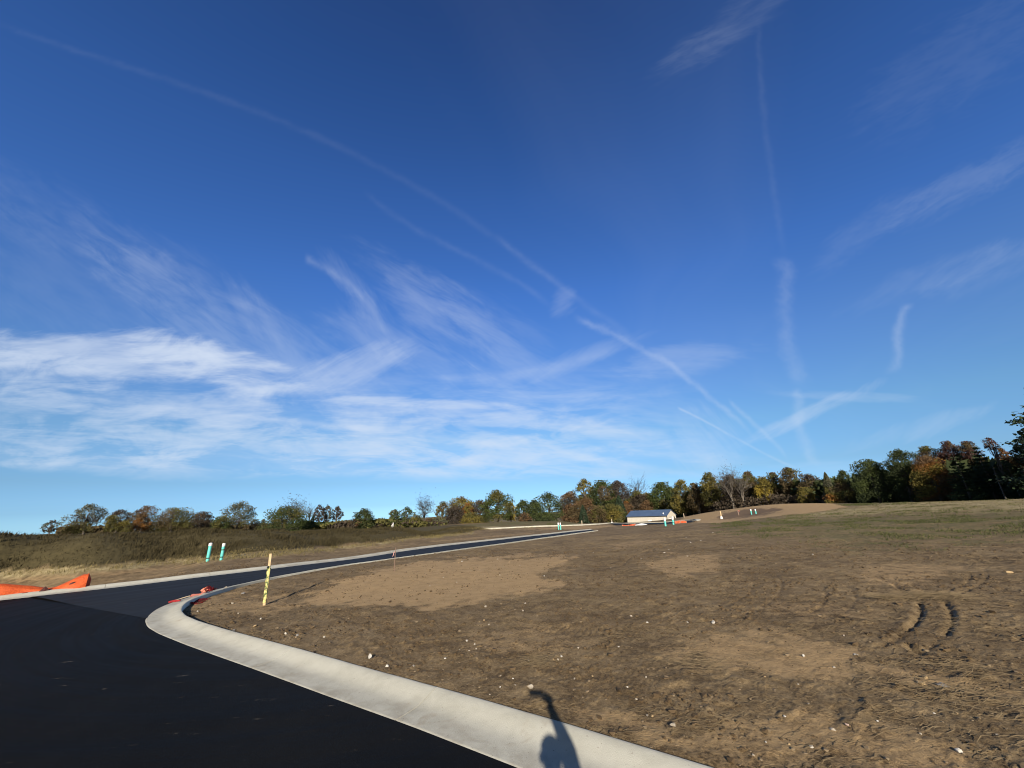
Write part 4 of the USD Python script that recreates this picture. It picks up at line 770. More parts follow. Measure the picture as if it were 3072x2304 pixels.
# ------------------------------------------------------------------ the barn
simple('barn_wall', (.47, .43, .36), .7, .06, .6); simple('barn_roof', (.075, .115, .19), .45, .12, .5, metal=.2); simple('barn_trim', (.05, .06, .075), .5, .1); simple('white_paint', (.72, .71, .68), .5, .05); simple('dark_glass', (.03, .035, .04), .15, .1)
def barn():
    fl = np.array(px_d(1883, 1567.5, 190)); fr = np.array(px_d(2001.5, 1558.5, 181.5)); ax = fr[:2] - fl[:2]; Lb = np.linalg.norm(ax); ax /= Lb; nb = np.array([-ax[1], ax[0]])   # nb: away from us
    zb = min(fl[2], fr[2]) - .2
    dd_ = ray(2027.5, 1548); nb0 = np.array([-ax[1], ax[0]]); Lq = np.linalg.solve(np.array([[dd_[0], -nb0[0]], [dd_[1], -nb0[1]]]), fr[:2])[1]; depth = float(np.clip(Lq, 8.0, 15.0)); ez = height_at(*fl[:2], 1548.8); eave = ez - fl[2]
    rot = math.atan2(ax[1], ax[0]); root = thing('barn', 'long pale metal barn with a blue roof in front of the wood', 'barn', (fl[0], fl[1], fl[2]), rot)
    slope_ = (fr[2] - fl[2]); e = eave; ridge = e + 2.05
    # the wall sheets, built panel by panel between flat pilaster ribs
    w = MB(); b0 = -1.2
    w.add([(0, 0, b0), (Lb, 0, b0), (Lb, 0, e), (0, 0, e)], [[0, 1, 2, 3]]).add([(0, depth, b0), (0, 0, b0), (0, 0, e), (0, depth / 2, ridge - .06), (0, depth, e)], [[0, 1, 2], [0, 2, 4], [2, 3, 4]])
    w.add([(Lb, 0, b0), (Lb, depth, b0), (Lb, depth, e), (Lb, depth / 2, ridge - .06), (Lb, 0, e)], [[0, 1, 2], [0, 2, 4], [2, 3, 4]]).add([(Lb, depth, b0), (0, depth, b0), (0, depth, e), (Lb, depth, e)], [[0, 1, 2, 3]])
    wl = obj('wall', w.mesh(), 'barn_wall', root)
    for k in range(int(Lb / .9)):
        obj('wall_rib', MB().box(((k + .5) * .9, -.012, (b0 + e) / 2), (.05, .022, e - b0 - .1)).mesh(), 'barn_wall', wl)
    for s_ in (0, 1):
        y0, y1 = (-.45, depth / 2) if s_ == 0 else (depth + .45, depth / 2); sl = (ridge - e) / (depth / 2); z0 = e - .45 * sl + .05
        v = np.array([(-.35, y0, z0), (Lb + .35, y0, z0), (Lb + .35, y1, ridge + .05), (-.35, y1, ridge + .05)]); v2 = v - [0, 0, .12]
        rp = obj('roof_slope', MB().add(np.vstack([v, v2]), [[0, 1, 2, 3], [4, 7, 6, 5], [0, 4, 5, 1], [1, 5, 6, 2], [2, 6, 7, 3], [3, 7, 4, 0]]).mesh(), 'barn_roof', root)
        for k in range(int(Lb / .6)):
            x_ = k * .6; a_, b_ = np.array([x_, y0, z0 + .02]), np.array([x_, y1, ridge + .07]); obj('roof_seam', MB().tube([a_, b_], .022, 4).mesh(), 'barn_roof', rp)
    obj('ridge_cap', MB().tube([(-.36, depth / 2, ridge + .07), (Lb + .36, depth / 2, ridge + .07)], .13, 6).mesh(), 'barn_roof', root)
    obj('eave_trim', MB().box((Lb / 2, -.50, e - .22), (Lb + .8, .10, .20)).mesh(), 'barn_trim', root)
    obj('corner_trim', MB().box((Lb + .01, -.012, (b0 + e) / 2 - .1), (.24, .10, e - b0 - .25)).mesh(), 'barn_trim', root); obj('corner_trim', MB().box((-.01, -.012, (b0 + e) / 2 - .1), (.16, .08, e - b0 - .25)).mesh(), 'barn_trim', root)
    pt = on_px(1950, 1563, fl, ax); obj('door', MB().box((pt, -.03, -.05), (1.5, .06, 1.9)).mesh(), 'white_paint', root, prim=None)
    tag(obj('gable_door', MB().box((Lb + .03, depth * .42, .55), (.06, 2.6, 2.3)).mesh(), 'white_paint', root), 'pale roll-up door in the gable end')
    obj('gable_window', MB().box((Lb + .03, depth * .80, 1.5), (.06, .8, .9)).mesh(), 'dark_glass', root); obj('door_canopy', MB().box((Lb + .2, depth * .42, 1.85), (.4, 3.0, .08)).mesh(), 'barn_trim', root)
    d = trimesh.creation.icosphere(2, .32); d.apply_scale([1, .35, 1]); d.apply_translation((Lb - 1.6, .7, e + .75)); dish = MB().tm(d).tube([(Lb - 1.6, .8, e + .1), (Lb - 1.6, .8, e + .75)], .06, 5); obj('satellite_dish', dish.mesh(), 'white_paint', root)
def on_px(px, py, o, ax):
    d = ray(px, py); A_ = np.array([[d[0], -ax[0]], [d[1], -ax[1]]]); return float(np.linalg.solve(A_, o[:2])[1])
barn()

# ------------------------------------------------------------------ pipes, stakes and posts
simple('green_pipe', (.10, .46, .41), .4, .05, 4); simple('white_cap', (.66, .64, .61), .4, .03); simple('dark_tie', (.02, .05, .04), .7, .1)
def lathe(prof, n=20):
    prof = np.asarray(prof, float); th = np.arange(n) * 2 * np.pi / n; V = np.stack([prof[:, None, 0] * np.cos(th), prof[:, None, 0] * np.sin(th), np.broadcast_to(prof[:, None, 1], (len(prof), n))], -1).reshape(-1, 3)
    i = np.arange(len(prof) - 1)[:, None] * n; j = np.arange(n)[None]; return V, np.stack([i + j, i + (j + 1) % n, i + n + (j + 1) % n, i + n + j], -1).reshape(-1, 4)
def pipe(bx, by, ty, wpx, label, group, white=.13, necks=(), dome=1):
    p = at(bx, by); z0 = float(gz1(p[0], p[1])[0]); top = height_at(p[0], p[1], ty); h = top - z0; r = metres(wpx, p) / 2
    root = thing('cleanout_pipe', label, 'pipe', (p[0], p[1], z0), 0, group); zc = h * (1 - white)
    prof = [(r * .9, -.3)] + [(r * .97, .0)]
    for nk in sorted(necks): prof += [(r, nk * h - .05), (r * .86, nk * h - .03), (r * .86, nk * h + .01), (r * 1.04, nk * h + .03)]
    prof += [(r, zc - .02), (r, zc)]
    obj('pipe', lathe(prof), 'green_pipe', root, smooth=40)
    for nk in necks: obj('tie', lathe([(r * .87, nk * h - .045), (r * .985, nk * h - .040), (r * .985, nk * h + .018), (r * .87, nk * h + .022)]), 'dark_tie', root, smooth=40)
    obj('cap', lathe([(r * 1.02, zc - .03), (r * 1.10, zc - .028), (r * 1.10, h - .3 * r), (r * .95, h - .12 * r), (r * .45, h), (.0001, h + .01 * dome)]), 'white_cap', root, smooth=40)
pipe(621.5, 1687, 1628.5, 8.6, 'upright green pipe with white cap, plain-sided one of the pair by the grassy bank', 'green pipes by the grassy bank', .14, (.17,))
pipe(662.5, 1684, 1629.5, 7.8, 'upright green pipe with two dark ties, beside the plain one by the bank', 'green pipes by the grassy bank', .15, (.19, .62))
pipe(1676, 1590, 1568, 3.7, 'green pipe with long white top, first of the pair where the side road vanishes', 'green pipes at the far end of the side road', .25)
pipe(1682.3, 1590, 1568, 3.7, 'green pipe with long white top, second of the pair where the side road vanishes', 'green pipes at the far end of the side road', .25)
pipe(1997, 1578.5, 1553, 5.3, 'green pipe with long white top before the barn, left one of two', 'green pipes in front of the barn', .38)
pipe(2020.5, 1573.5, 1549.5, 5.0, 'green pipe with white top, between the other barn-side pipe and orange net', 'green pipes in front of the barn', .36, (.3,))
pipe(2255, 1543.5, 1527, 3.5, 'green pipe with white top on the sand mound, beside the dark dug patch', 'green pipes on the sand mound', .30)
pipe(2268.5, 1542, 1527, 3.4, 'green pipe with white top on the sand mound, farther from the barn', 'green pipes on the sand mound', .30)

simple('raw_wood', (.42, .30, .17), .8, .15, 12.0); simple('grey_wood', (.30, .24, .17), .85, .2, 8); simple('rusty_steel', (.16, .10, .075), .7, .2, 10); simple('pink_ribbon', (.62, .30, .26), .6, .1); simple('red_ribbon', (.5, .10, .07), .6, .1)
def ribbon_material():
    g = Graph(); pos = g.node('texture_coordinate', 'object'); n1 = g.noise(g.node('mapping', 'vector', vector=pos, scale=(14, 14, 9)), 1.0, 3, .6)
    c = g.mix(g.step(n1, .50, .55), (.47, .41, .15), (.06, .09, .02)); g.done('patterned_ribbon', surface=g.node('principled_bsdf', 'BSDF', base_color=c, roughness=.45, specular_ior_level=.4))
ribbon_material(); simple('black_knot', (.015, .015, .012), .6, .1)
def stake():
    p = at(793, 1813); z0 = float(gz1(p[0], p[1])[0]); top = on_plane(812.5, 1661, p[1] + .02); base = np.array([p[0], p[1], z0]); ax = top - base; L = np.linalg.norm(ax)
    wd, tk = metres(6.8, base) / 2, .016
    root = thing('survey_stake', 'wooden survey stake wrapped in yellow and green ribbon, in the soil by the kerb corner', 'stake', base)
    z = ax / L; x = np.array([1, .25, 0.]); x -= z * (x @ z); x /= np.linalg.norm(x); y = np.cross(z, x); M = np.stack([x, y, z], 1)
    v = np.array([(sx_ * wd, sy_ * tk, h_) for h_ in (-.25, .0, L - .004, L) for sx_, sy_ in ((-1, -1), (1, -1), (1, 1), (-1, 1))]); v[-4:, :2] *= .93; v[:4, :2] *= [.4, 1]
    i = np.arange(3)[:, None] * 4; j = np.arange(4)[None]; f = np.stack([i + j, i + (j + 1) % 4, i + 4 + (j + 1) % 4, i + 4 + j], -1).reshape(-1, 4); f = np.vstack([f, [[12, 13, 14, 15]]])
    obj('lath', (v @ M.T, f), 'raw_wood', root)
    # ribbon wound round the lath in overlapping turns
    n_, turns = 240, 11; s_ = np.linspace(0, 1, n_); th = s_ * turns * 2 * math.pi; cx, sx_ = np.cos(th), np.sin(th); k = 1 / np.maximum(np.abs(cx) / (wd + .006), np.abs(sx_) / (tk + .006))
    hh = .03 + s_ * (L * .70); wob = 1 + .10 * np.sin(th * 1.7 + 1); V = []
    for q, dh in ((0, -.028), (1, .048)): V.append(np.stack([cx * k * wob * (1 + .05 * q), sx_ * k * wob * (1 + .1 * q), hh + dh + .008 * np.sin(th * .7)], 1))
    V = np.vstack(V); i = np.arange(n_ - 1); f = np.stack([i, i + 1, i + n_ + 1, i + n_], 1); obj('ribbon', (V @ M.T, f), 'patterned_ribbon', root, smooth=True)
    kn = trimesh.creation.icosphere(2, 1.0); kn.vertices = kn.vertices * [.026, .022, .03] * (1 + .25 * (noise(kn.vertices * 3, 4)[:, None] - .5)) + [-wd * .55, -tk - .015, L * .735]; kn.vertices = kn.vertices @ M.T; obj('knot', kn, 'black_knot', root, smooth=True)
    for q in range(2):
        t = np.linspace(0, 1, 8); e = np.stack([wd * (.7 + .9 * t + .5 * q), -tk - .02 - .05 * t, L * (.10 + .04 * q) + .05 * t - .07 * t * t], 1); V = np.vstack([e + [0, 0, .014], e - [0, 0, .014]]); i = np.arange(7); obj('ribbon_tail', (V @ M.T, np.stack([i, i + 1, i + 9, i + 8], 1)), 'patterned_ribbon', root, smooth=True)
stake()
def rod():
    p = at(1182.5, 1718); z0 = float(gz1(p[0], p[1])[0]); h = height_at(p[0], p[1], 1643) - z0
    root = thing('survey_rod', 'thin rusty rod with faded pink ribbon at the sandy patch edge', 'marker', (p[0], p[1], z0))
    obj('rod', MB().tube([(0, 0, -.2), (.005, 0, h * .5), (0, 0, h)], .013, 7).mesh(), 'rusty_steel', root, smooth=40)
    t = np.linspace(0, 1, 9); e = np.stack([-.015 - .10 * t, .02 * np.sin(t * 4), h * .86 - .22 * t + .03 * np.sin(t * 6)], 1); V = np.vstack([e + [.012, 0, .012], e - [.012, 0, .012]]); i = np.arange(8); obj('ribbon', (V, np.stack([i, i + 1, i + 10, i + 9], 1)), 'pink_ribbon', root, smooth=True)
rod()
def lath(bx, by, ty, wpx, label, mat='grey_wood', D=None, foot=None, flag=None):
    p = np.array(px_d(bx, by, D)) if D else at(bx, by); z0 = float(Z(p[0], p[1])) if D else float(gz1(p[0], p[1])[0]); z0 = min(z0, p[2]) if D else z0; h = height_at(p[0], p[1], ty) - z0; w = metres(wpx, p) / 2
    root = thing('marker_stake', label, 'stake', (p[0], p[1], z0))
    v = np.array([(sx_ * w * k, sy_ * w * .45, h_) for h_, k in ((-.3, .3), (.1, 1), (h - w, 1), (h, .35)) for sx_, sy_ in ((-1, -1), (1, -1), (1, 1), (-1, 1))]); i = np.arange(3)[:, None] * 4; j = np.arange(4)[None]
    f = np.vstack([np.stack([i + j, i + (j + 1) % 4, i + 4 + (j + 1) % 4, i + 4 + j], -1).reshape(-1, 4), [[12, 13, 14, 15]]]); obj('lath', (v, f), mat, root)
    if foot: fv = lathe([(w * 2.4, -.1), (w * 2.6, .0), (w * 1.9, foot * h), (w * 1.1, foot * h + .05), (.001, foot * h + .06)], 8); obj('foot', fv, 'white_cap', root, smooth=40)
    if flag: t = np.linspace(0, 1, 6); e = np.stack([w + .25 * t, -.03 + .06 * np.sin(t * 5), h * .93 - .2 * t], 1); V = np.vstack([e + [0, 0, .06], e - [0, 0, .06]]); i = np.arange(5); obj('flag', (V, np.stack([i, i + 1, i + 7, i + 6], 1)), flag, root)
lath(1746, 1572.5, 1561, 2.4, 'grey wooden stake behind the far white kerb, before the dark cedar', D=86)
lath(1836, 1571, 1556.5, 2.4, 'grey stake with a white foot on the far white kerb', D=96, foot=.34)
lath(2165, 1557, 1533, 3.0, 'pale wooden stake with white foot on the sand mound, nearest the barn', 'raw_wood', foot=.3)
lath(2216, 1545.5, 1530, 2.6, 'reddish wooden stake by the dark dug patch on the sand mound', 'rusty_steel', flag='red_ribbon')
lath(2052, 1549, 1539.5, 1.8, 'thin grey stake beyond the barn corner against the dark wood edge', D=128)
def post():
    p = np.array(px_d(1179, 1580, 56)); z0 = p[2]; h = height_at(p[0], p[1], 1568) - z0
    root = thing('white_post', 'little white post with a stub at its foot on top of the grassy bank', 'post', (p[0], p[1], z0)); w = metres(1.2, p)
    obj('post', lathe([(w, -.3), (w, h - .03), (w * .7, h), (.001, h + .01)], 10), 'white_cap', root, smooth=40); obj('stub', MB().tube([(-w * 2.2, -.1, -.2), (-w * 2.2, -.1, h * .38), (-w * 1.6, -.1, h * .48), (w * .2, -.1, h * .42)], w * .9, 8).mesh(), 'white_cap', root, smooth=40)
post()

# ------------------------------------------------------------------ orange fabric and netting
def fabric_material(name, c0, c1, scale=60.0):
    g = Graph(); pos = g.node('texture_coordinate', 'object'); w = g.noise(pos, scale, 3, .7); b = g.noise(pos, 3.0, 4, .6)
    c = g.mix(g.step(g.mad(w, .7, g.mul(b, .4)), .42, .68), c1, c0); d = g.node('principled_bsdf', 'BSDF', base_color=c, roughness=.65, specular_ior_level=.25, normal=g.node('bump', 'normal', height=w, strength=.5, distance=.01))
    g.done(name, surface=g.node('mix_closure', 'closure', fac=.18, closure1=d, closure2=g.node('translucent_bsdf', 'BSDF', color=c)))
fabric_material('orange_fabric', (.66, .12, .032), (.40, .058, .016), 34.0); fabric_material('orange_net', (.70, .14, .055), (.45, .07, .03)); fabric_material('red_net', (.42, .040, .040), (.22, .016, .02)); fabric_material('pink_net', (.82, .30, .20), (.66, .16, .10)); simple('painted_shade', (.05, .012, .010), .8, .3, 20)  # the last, dark one paints the shaded inside of the roll
def silt_sock():
    i0 = int(np.argmin(np.abs(K2b[:, 0] + 21.5))); e = at(248, 1759); i1_ = int(np.argmin(np.hypot(K2b[:, 0] - e[0], K2b[:, 1] - e[1]))) + 1
    path = K2b[i0:i1_] - N2[i0:i1_] * .22; q = np.arange(0, len(path)); s = np.r_[0, np.cumsum(np.linalg.norm(np.diff(path, axis=0), axis=1))]
    cols = [project(x, y, 0.0)[0] for x, y in path]; topy = np.interp(cols, [-600, -200, 0, 60, 90, 120, 145, 165, 190, 215, 235, 247, 254], [1775, 1760, 1750.5, 1756, 1757.5, 1761.5, 1764, 1760, 1748, 1735, 1725, 1719.5, 1722])
    zt = np.array([height_at(x, y, t) for (x, y), t in zip(path, topy)]); V = []; K = 26
    c = np.array([path[:, 0].mean(), path[:, 1].mean(), 0])
    for (x, y), n_, h, si in zip(path, N2[i0:i1_], zt, s):
        h = max(h - .03, .10)
        for k in range(K):
            a = -.18 + (math.pi + .36) * k / (K - 1); w = .20 + .10 * h
            u = math.cos(a) * w * (1 + .2 * math.sin(si * 1.7)); v = max(math.sin(a), -.1) ** 1 if math.sin(a) < 0 else math.sin(a) ** (.75); wr = 1 + .30 * (fbm(np.array([si * 1.3, k * .26, 3.0]), 3, 9) - .5) + .34 * (fbm(np.array([si * 4.5, k * .5, 7.0]), 3, 19) - .5) + .05 * math.sin(si * 3 + k * .9)
            lean = .10 * h * (1 - k / K)
            V.append((x + n_[0] * (u * wr + lean), y + n_[1] * (u * wr + lean), .03 + v * h * (.93 + .12 * wr - .05)))
    V = np.array(V) - c; m = len(path); i = np.arange(m - 1)[:, None] * K; j = np.arange(K - 1)[None]; f = np.stack([i + j, i + j + 1, i + K + j + 1, i + K + j], -1).reshape(-1, 4)
    root = thing('silt_fabric', 'long torn orange mesh fabric roll lying along the back of the kerb', 'fabric roll', c); obj('roll', (V, f), 'orange_fabric', root, smooth=True)
    # open end: a folded flap and a dark solid painting the shade inside
    end = np.array([path[-1][0], path[-1][1], 0]) - c; n_ = N2[i1_ - 1]; t = (path[-1] - path[-3]); t /= np.linalg.norm(t); n3 = np.array([n_[0], n_[1], 0]); t3 = np.array([t[0], t[1], 0]); H = zt[-1]
    fl = [end + n3 * .05 + [0, 0, H + .04], end + n3 * .24 - t3 * .32 + [0, 0, .33 * H], end + n3 * .30 - t3 * .10 + [0, 0, .10], end + t3 * .10 + n3 * .20 + [0, 0, .08], end + t3 * .10 + [0, 0, .62 * H], end + n3 * .16 - t3 * .02 + [0, 0, .5 * H]]
    fm = trimesh.Trimesh(np.array(fl), [[0, 1, 5], [1, 2, 5], [2, 3, 5], [3, 4, 5], [4, 0, 5]], process=False).subdivide().subdivide().subdivide(); fm.vertices += n3 * (.08 * (fbm(fm.vertices * 5, 3, 2) - .5))[:, None]; obj('flap', fm, 'orange_net', root, smooth=True)
    mo = trimesh.creation.icosphere(2, 1.0); M = np.stack([t3 * .13, n3 * .04, np.array([0, 0, 1.0]) * .09 * 2 * H], 0); mo.vertices = mo.vertices @ M + end + n3 * .235 - t3 * .30 + [0, 0, .42 * H]; tag(obj('mouth', mo, 'painted_shade', root, smooth=True), 'dark shape painting the shade between the folds at the end of the roll')
    # tears along the foot: dark patches laid on, coloured like the shaded inside
    rng = np.random.default_rng(5)
    for a, b, hh in ((70, 84, .22), (98, 122, .15), (122, 150, .17)):
        ia, ib = (int(np.argmin(np.abs(np.array(cols) - v))) for v in (a, b)); pl = path[ia:ib + 1]
        if len(pl) < 2: pl = path[ia:ia + 2]
        m = len(pl); w = .29; g_ = np.concatenate([[np.r_[p_ + n_[:2] * (w + .03), .07 + .02 * rng.random()] - c for p_ in pl], [np.r_[p_ + n_[:2] * (w - .01), .07 + hh * (1 - abs(2 * q_ / max(m - 1, 1) - 1) ** 3 * .8)] - c for q_, p_ in enumerate(pl)]]); i = np.arange(m - 1); obj('tear', (g_, np.stack([i, i + 1, i + m + 1, i + m], 1)), 'painted_shade', root)
silt_sock()
def net(fn, nu, nv, r, seg=2):
    """An open plastic net: strands along both directions over a surface fn(u, v)."""
    mb = MB()
    for a, b in ((nu, nv), (nv, nu)):
        for k in range(a + 1):
            t = np.linspace(0, 1, b * seg + 1); q = np.full_like(t, k / a); mb.tube(np.array([fn(*(x if a == nu and b == nv and True else x)) for x in (zip(q, t) if (a, b) == (nu, nv) else zip(t, q))]), r, 3, cap=False)
        if nu == nv: pass
    return mb
def crumple(name, parent, mat, centre, size, seed, n=12, r=.006, flat=1.0):
    rng = np.random.default_rng(seed); k1, k2 = rng.normal(size=3) * 2, rng.normal(size=3) * 2
    def fn(u, v):
        p = np.array([(u - .5) * size[0], (v - .5) * size[1], 0.0]); q = np.array([u * 1.5, v * 1.5, seed * .37])
        return np.array(centre) + [p[0] + (fbm(q + k1, 3, seed) - .5) * size[0] * 1.1, p[1] + (fbm(q + k2, 3, seed + 3) - .5) * size[1] * 1.1, abs(fbm(q * 1.3, 3, seed + 7) - .42) * size[2] * 3.2 * flat + .012]
    return obj(name, net(fn, n, n, r).mesh(), mat, parent)
kp = at(583, 1789); kc = np.array([kp[0], kp[1], .0])
root = thing('netting_scrap', 'crumpled red and orange plastic netting dropped across the kerb beside the corner', 'netting', kc)
crumple('bunch', root, 'red_net', (.28, .18, .09), (.20, .32, .13), 3, 24, .005); a1, a2 = at(546, 1801), at(576, 1790)
V = []
for k in range(14):
    t = k / 13; p = a1 * (1 - t) + a2 * t; p = np.array([p[0] + .28 - .06 * math.sin(t * 6), p[1] + .06, .0])
    for u in (-.5, .5): V.append((p[0] - kc[0] + u * .20 * (1 - .3 * t), p[1] - kc[1] + u * .02, .085 + .025 * math.sin(t * 9 + u * 3) + .02 * t))
V = np.array(V); i = np.arange(13) * 2; obj('strip', (V, np.stack([i, i + 1, i + 3, i + 2], 1)), 'pink_net', root, smooth=True)
a3 = at(603, 1783) - kc; obj('torn_end', MB().tube([a3 + [0, 0, .08], a3 + [.03, .05, .14], a3 + [.10, .10, .20]], [.05, .04, .012], 5).tube([a3 + [.06, 0, .06], a3 + [.16, .05, .13]], [.045, .015], 5).mesh(), 'pink_net', root, smooth=True)
a4, a5 = at(514, 1808) - kc, at(546, 1801) - kc; obj('tail', MB().tube([a4 + [0, 0, .03], (a4 + a5) / 2 + [.05, .02, .06], (a4 + a5) / 2 + [.2, .1, .10], a5 + [.2, 0, .10]], [.018, .012, .012, .02], 5).mesh(), 'grey_wood', root); obj('tail_end', MB().tube([a4 + [-.06, -.03, .02], a4 + [.05, .02, .035], a4 + [.22, .03, .04]], [.02, .03, .015], 5).mesh(), 'red_net', root)
kp = at(591, 1806); z_ = float(gz1(kp[0], kp[1])[0]); root = thing('netting_scrap', 'flat shred of red netting trodden into the soil behind the kerb corner', 'netting', (kp[0], kp[1], z_)); crumple('shred', root, 'red_net', (0, 0, .0), (.40, .46, .05), 11, 18, .006); 
def net_fence(px0, py0, px1, py1, top0, top1, D, label, mat, sag, seed):
    a, b = np.array(px_d(px0, py0, D)), np.array(px_d(px1, py1, D + 1.5)); root = thing('orange_net', label, 'net fence', a); n_ = 30; V = []; rng = np.random.default_rng(seed)
    ta, tb = height_at(*a[:2], top0) - a[2], height_at(*b[:2], top1) - b[2]
    for k in range(n_ + 1):
        t = k / n_; p = (b - a) * t; h = ta * (1 - t) + tb * t; h *= 1 - sag * math.sin(t * math.pi) * (.8 + .4 * noise(np.array([t * 5, 0, seed]), 1)); w = .35 * (fbm(np.array([t * 6, 1.0, seed]), 3, 2) - .5)
        for q in range(5): V.append(p + [w * (.3 + q * .18), w * (1 - q * .2) + .05 * rng.normal(), h * q / 4 - .1 * (q == 0)])
    V = np.array(V); i = np.arange(n_)[:, None] * 5; j = np.arange(4)[None]; obj('net', (V, np.stack([i + j, i + j + 1, i + 5 + j + 1, i + 5 + j], -1).reshape(-1, 4)), mat, root, smooth=True)
    for t, h in ((0.02, ta), (.98, tb), (.5, (ta + tb) / 2 * (1 - sag * .8))): obj('post', MB().tube([(b - a) * t + [0, -.06, -.4], (b - a) * t + [0, -.06, h * 1.06]], .035, 6).mesh(), 'grey_wood', root)
net_fence(1866, 1583, 1906, 1580, 1574.5, 1571, 74, 'orange net fence sagging between posts in front of the far street', 'orange_net', .25, 3)
net_fence(2024, 1571, 2060, 1567, 1566, 1563.5, 78, 'orange net heap beside the barn-side pipes, peaked in its middle', 'orange_net', -.75, 8)
p = np.array(px_d(1925, 1577.5, 76)); hp = trimesh.creation.icosphere(3, 1.0); hp.vertices *= np.array([1.25, .8, .36]) * (1 + .5 * (fbm(hp.vertices * 2, 3, 4)[:, None] - .5)); hp.vertices += p; tag(obj('concrete_heap', hp, 'white_cap', smooth=True), 'low whitish heap beside the orange net fence', 'heap')

# ------------------------------------------------------------------ person taking the picture, seen only by the shadow on the kerb
simple('skin', (.42, .26, .18), .6, .05); simple('dark_jacket', (.03, .035, .05), .85, .1); simple('jeans', (.05, .07, .12), .85, .15); simple('phone_black', (.01, .01, .012), .25, .05)
def chain(j, extra=()):
    mf = m3.Manifold()
    def ball(p, r): return m3.Manifold.sphere(r, 20).translate(tuple(map(float, p)))
    for path in j:
        for (p, r), (q, s_) in zip(path[:-1], path[1:]): mf = mf + m3.Manifold.batch_hull([ball(p, r), ball(q, s_)])
    m = mf.refine_to_length(.03).to_mesh(); t = trimesh.Trimesh(m.vert_properties[:, :3], m.tri_verts); trimesh.smoothing.filter_taubin(t, iterations=12); return t
px0, py0 = .155, -.24
hd = (px0, py0, 1.60); nk = (px0, py0 - .03, 1.44)
sR, eR, wR = (px0 + .165, py0 - .02, 1.40), (px0 + .150, py0 + .05, 1.63), (.205, -.085, 1.865)
sL, eL, wL = (px0 - .18, py0 - .04, 1.38), (px0 - .22, py0 - .06, 1.11), (px0 - .20, py0 + .02, .86)
body = [[(nk, .062), (hd, .07)], [((px0, py0 + .005, 1.60), .085), ((px0, py0, 1.655), .088), ((px0, py0 - .02, 1.66), .09)], [((px0, py0 + .055, 1.585), .05), ((px0, py0 + .02, 1.56), .065)], [((px0, py0 + .09, 1.605), .016), ((px0, py0 + .075, 1.63), .012)],
        [((px0 - .092, py0 - .01, 1.62), .018), ((px0 - .088, py0 - .01, 1.59), .016)], [((px0 + .092, py0 - .01, 1.62), .018), ((px0 + .088, py0 - .01, 1.59), .016)], [(nk, .065), ((px0, py0 - .04, 1.33), .12), ((px0, py0 - .03, 1.10), .13), ((px0, py0 - .03, .93), .15)], [(sR, .075), ((px0, py0 - .04, 1.36), .11), (sL, .075)],
        [(sR, .085), (eR, .066), (wR, .042)], [(sL, .07), (eL, .052), (wL, .036)]]
for sgn in (-1, 1): body += [[((px0 + sgn * .09, py0 - .03, .90), .105), ((px0 + sgn * .10, py0 - .01, .50), .068), ((px0 + sgn * .11, py0 - .05, .10), .045), ((px0 + sgn * .11, py0 - .06, .05), .045)], [((px0 + sgn * .11, py0 - .06, .045), .042), ((px0 + sgn * .13, py0 + .13, .035), .034)]]
hnd = [[(wR, .034), ((.205, -.06, 1.935), .036)]]
for k, (dx, dz, ln) in enumerate([(0, .03, .075), (.0, .010, .085), (.0, -.012, .080), (.0, -.032, .062)]):
    b_ = np.array([.195, -.050, 1.945 + dz]); hnd.append([(tuple(b_), .0095), (tuple(b_ + [-.030, .012, .006]), .009), (tuple(b_ + [-.030 - ln * .6, .020, .002]), .0078)])
hnd.append([((.20, -.055, 1.92), .012), ((.165, -.035, 1.905), .010), ((.140, -.030, 1.912), .009)])
lh = [[(wL, .034), (tuple(np.array(wL) + [0, .02, -.07]), .036)]] + [[(tuple(np.array(wL) + [.0, .03 - .018 * k, -.10]), .0095), (tuple(np.array(wL) + [.01, .034 - .018 * k, -.135 - .008 * (k in (1, 2))]), .009), (tuple(np.array(wL) + [.02, .03 - .018 * k, -.165 - .01 * (k in (1, 2))]), .0078)] for k in range(4)] + [[(tuple(np.array(wL) + [.01, .05, -.05]), .012), (tuple(np.array(wL) + [.02, .065, -.10]), .0095)]]
root = thing('person', 'person in dark clothes holding up a phone, seen as a shadow on the kerb', 'person'); tm_ = chain(body + hnd + lh); tm_.apply_translation((0, 0, -.0)); obj('body', tm_, 'dark_jacket', root, smooth=True)
pc = np.array([0, 0, CAM_H]) + RT * .062 - fw * .014 - UP * .022; pm = trimesh.creation.box([.148, .072, .008]); pm.vertices = np.asarray(pm.vertices) @ np.stack([RT, UP, fw], 0) + pc; tag(obj('phone', pm, 'phone_black'), 'slim dark phone held sideways by the person behind the kerb', 'phone')

# ------------------------------------------------------------------ stones, clods, straw and grass
def island_material(name, cols, rough=.85, trans=0.0):
    g = Graph(); rnd = g.node('geometry', 'random_per_island'); pos = g.node('geometry', 'position'); n_ = len(cols)
    f = g.mad(rnd, .72, g.mul(g.noise(pos, 1.3, 3, .6), .3)); c = g.ramp(f, [(.06 + .86 * i_ / (n_ - 1), c_) for i_, c_ in enumerate(cols)])
    d = g.node('principled_bsdf', 'BSDF', base_color=c, roughness=rough, specular_ior_level=.2)
    if trans: d = g.node('mix_closure', 'closure', fac=trans, closure1=d, closure2=g.node('translucent_bsdf', 'BSDF', color=c))
    g.done(name, surface=d)
island_material('clods', [(.060, .039, .020), (.11, .073, .038), (.165, .113, .06), (.24, .17, .095)]); island_material('pebbles', [(.12, .085, .05), (.22, .17, .11), (.34, .285, .21), (.18, .16, .14)])
island_material('straw_strands', [(.16, .115, .062), (.33, .25, .145), (.50, .395, .25)], .8, .2)
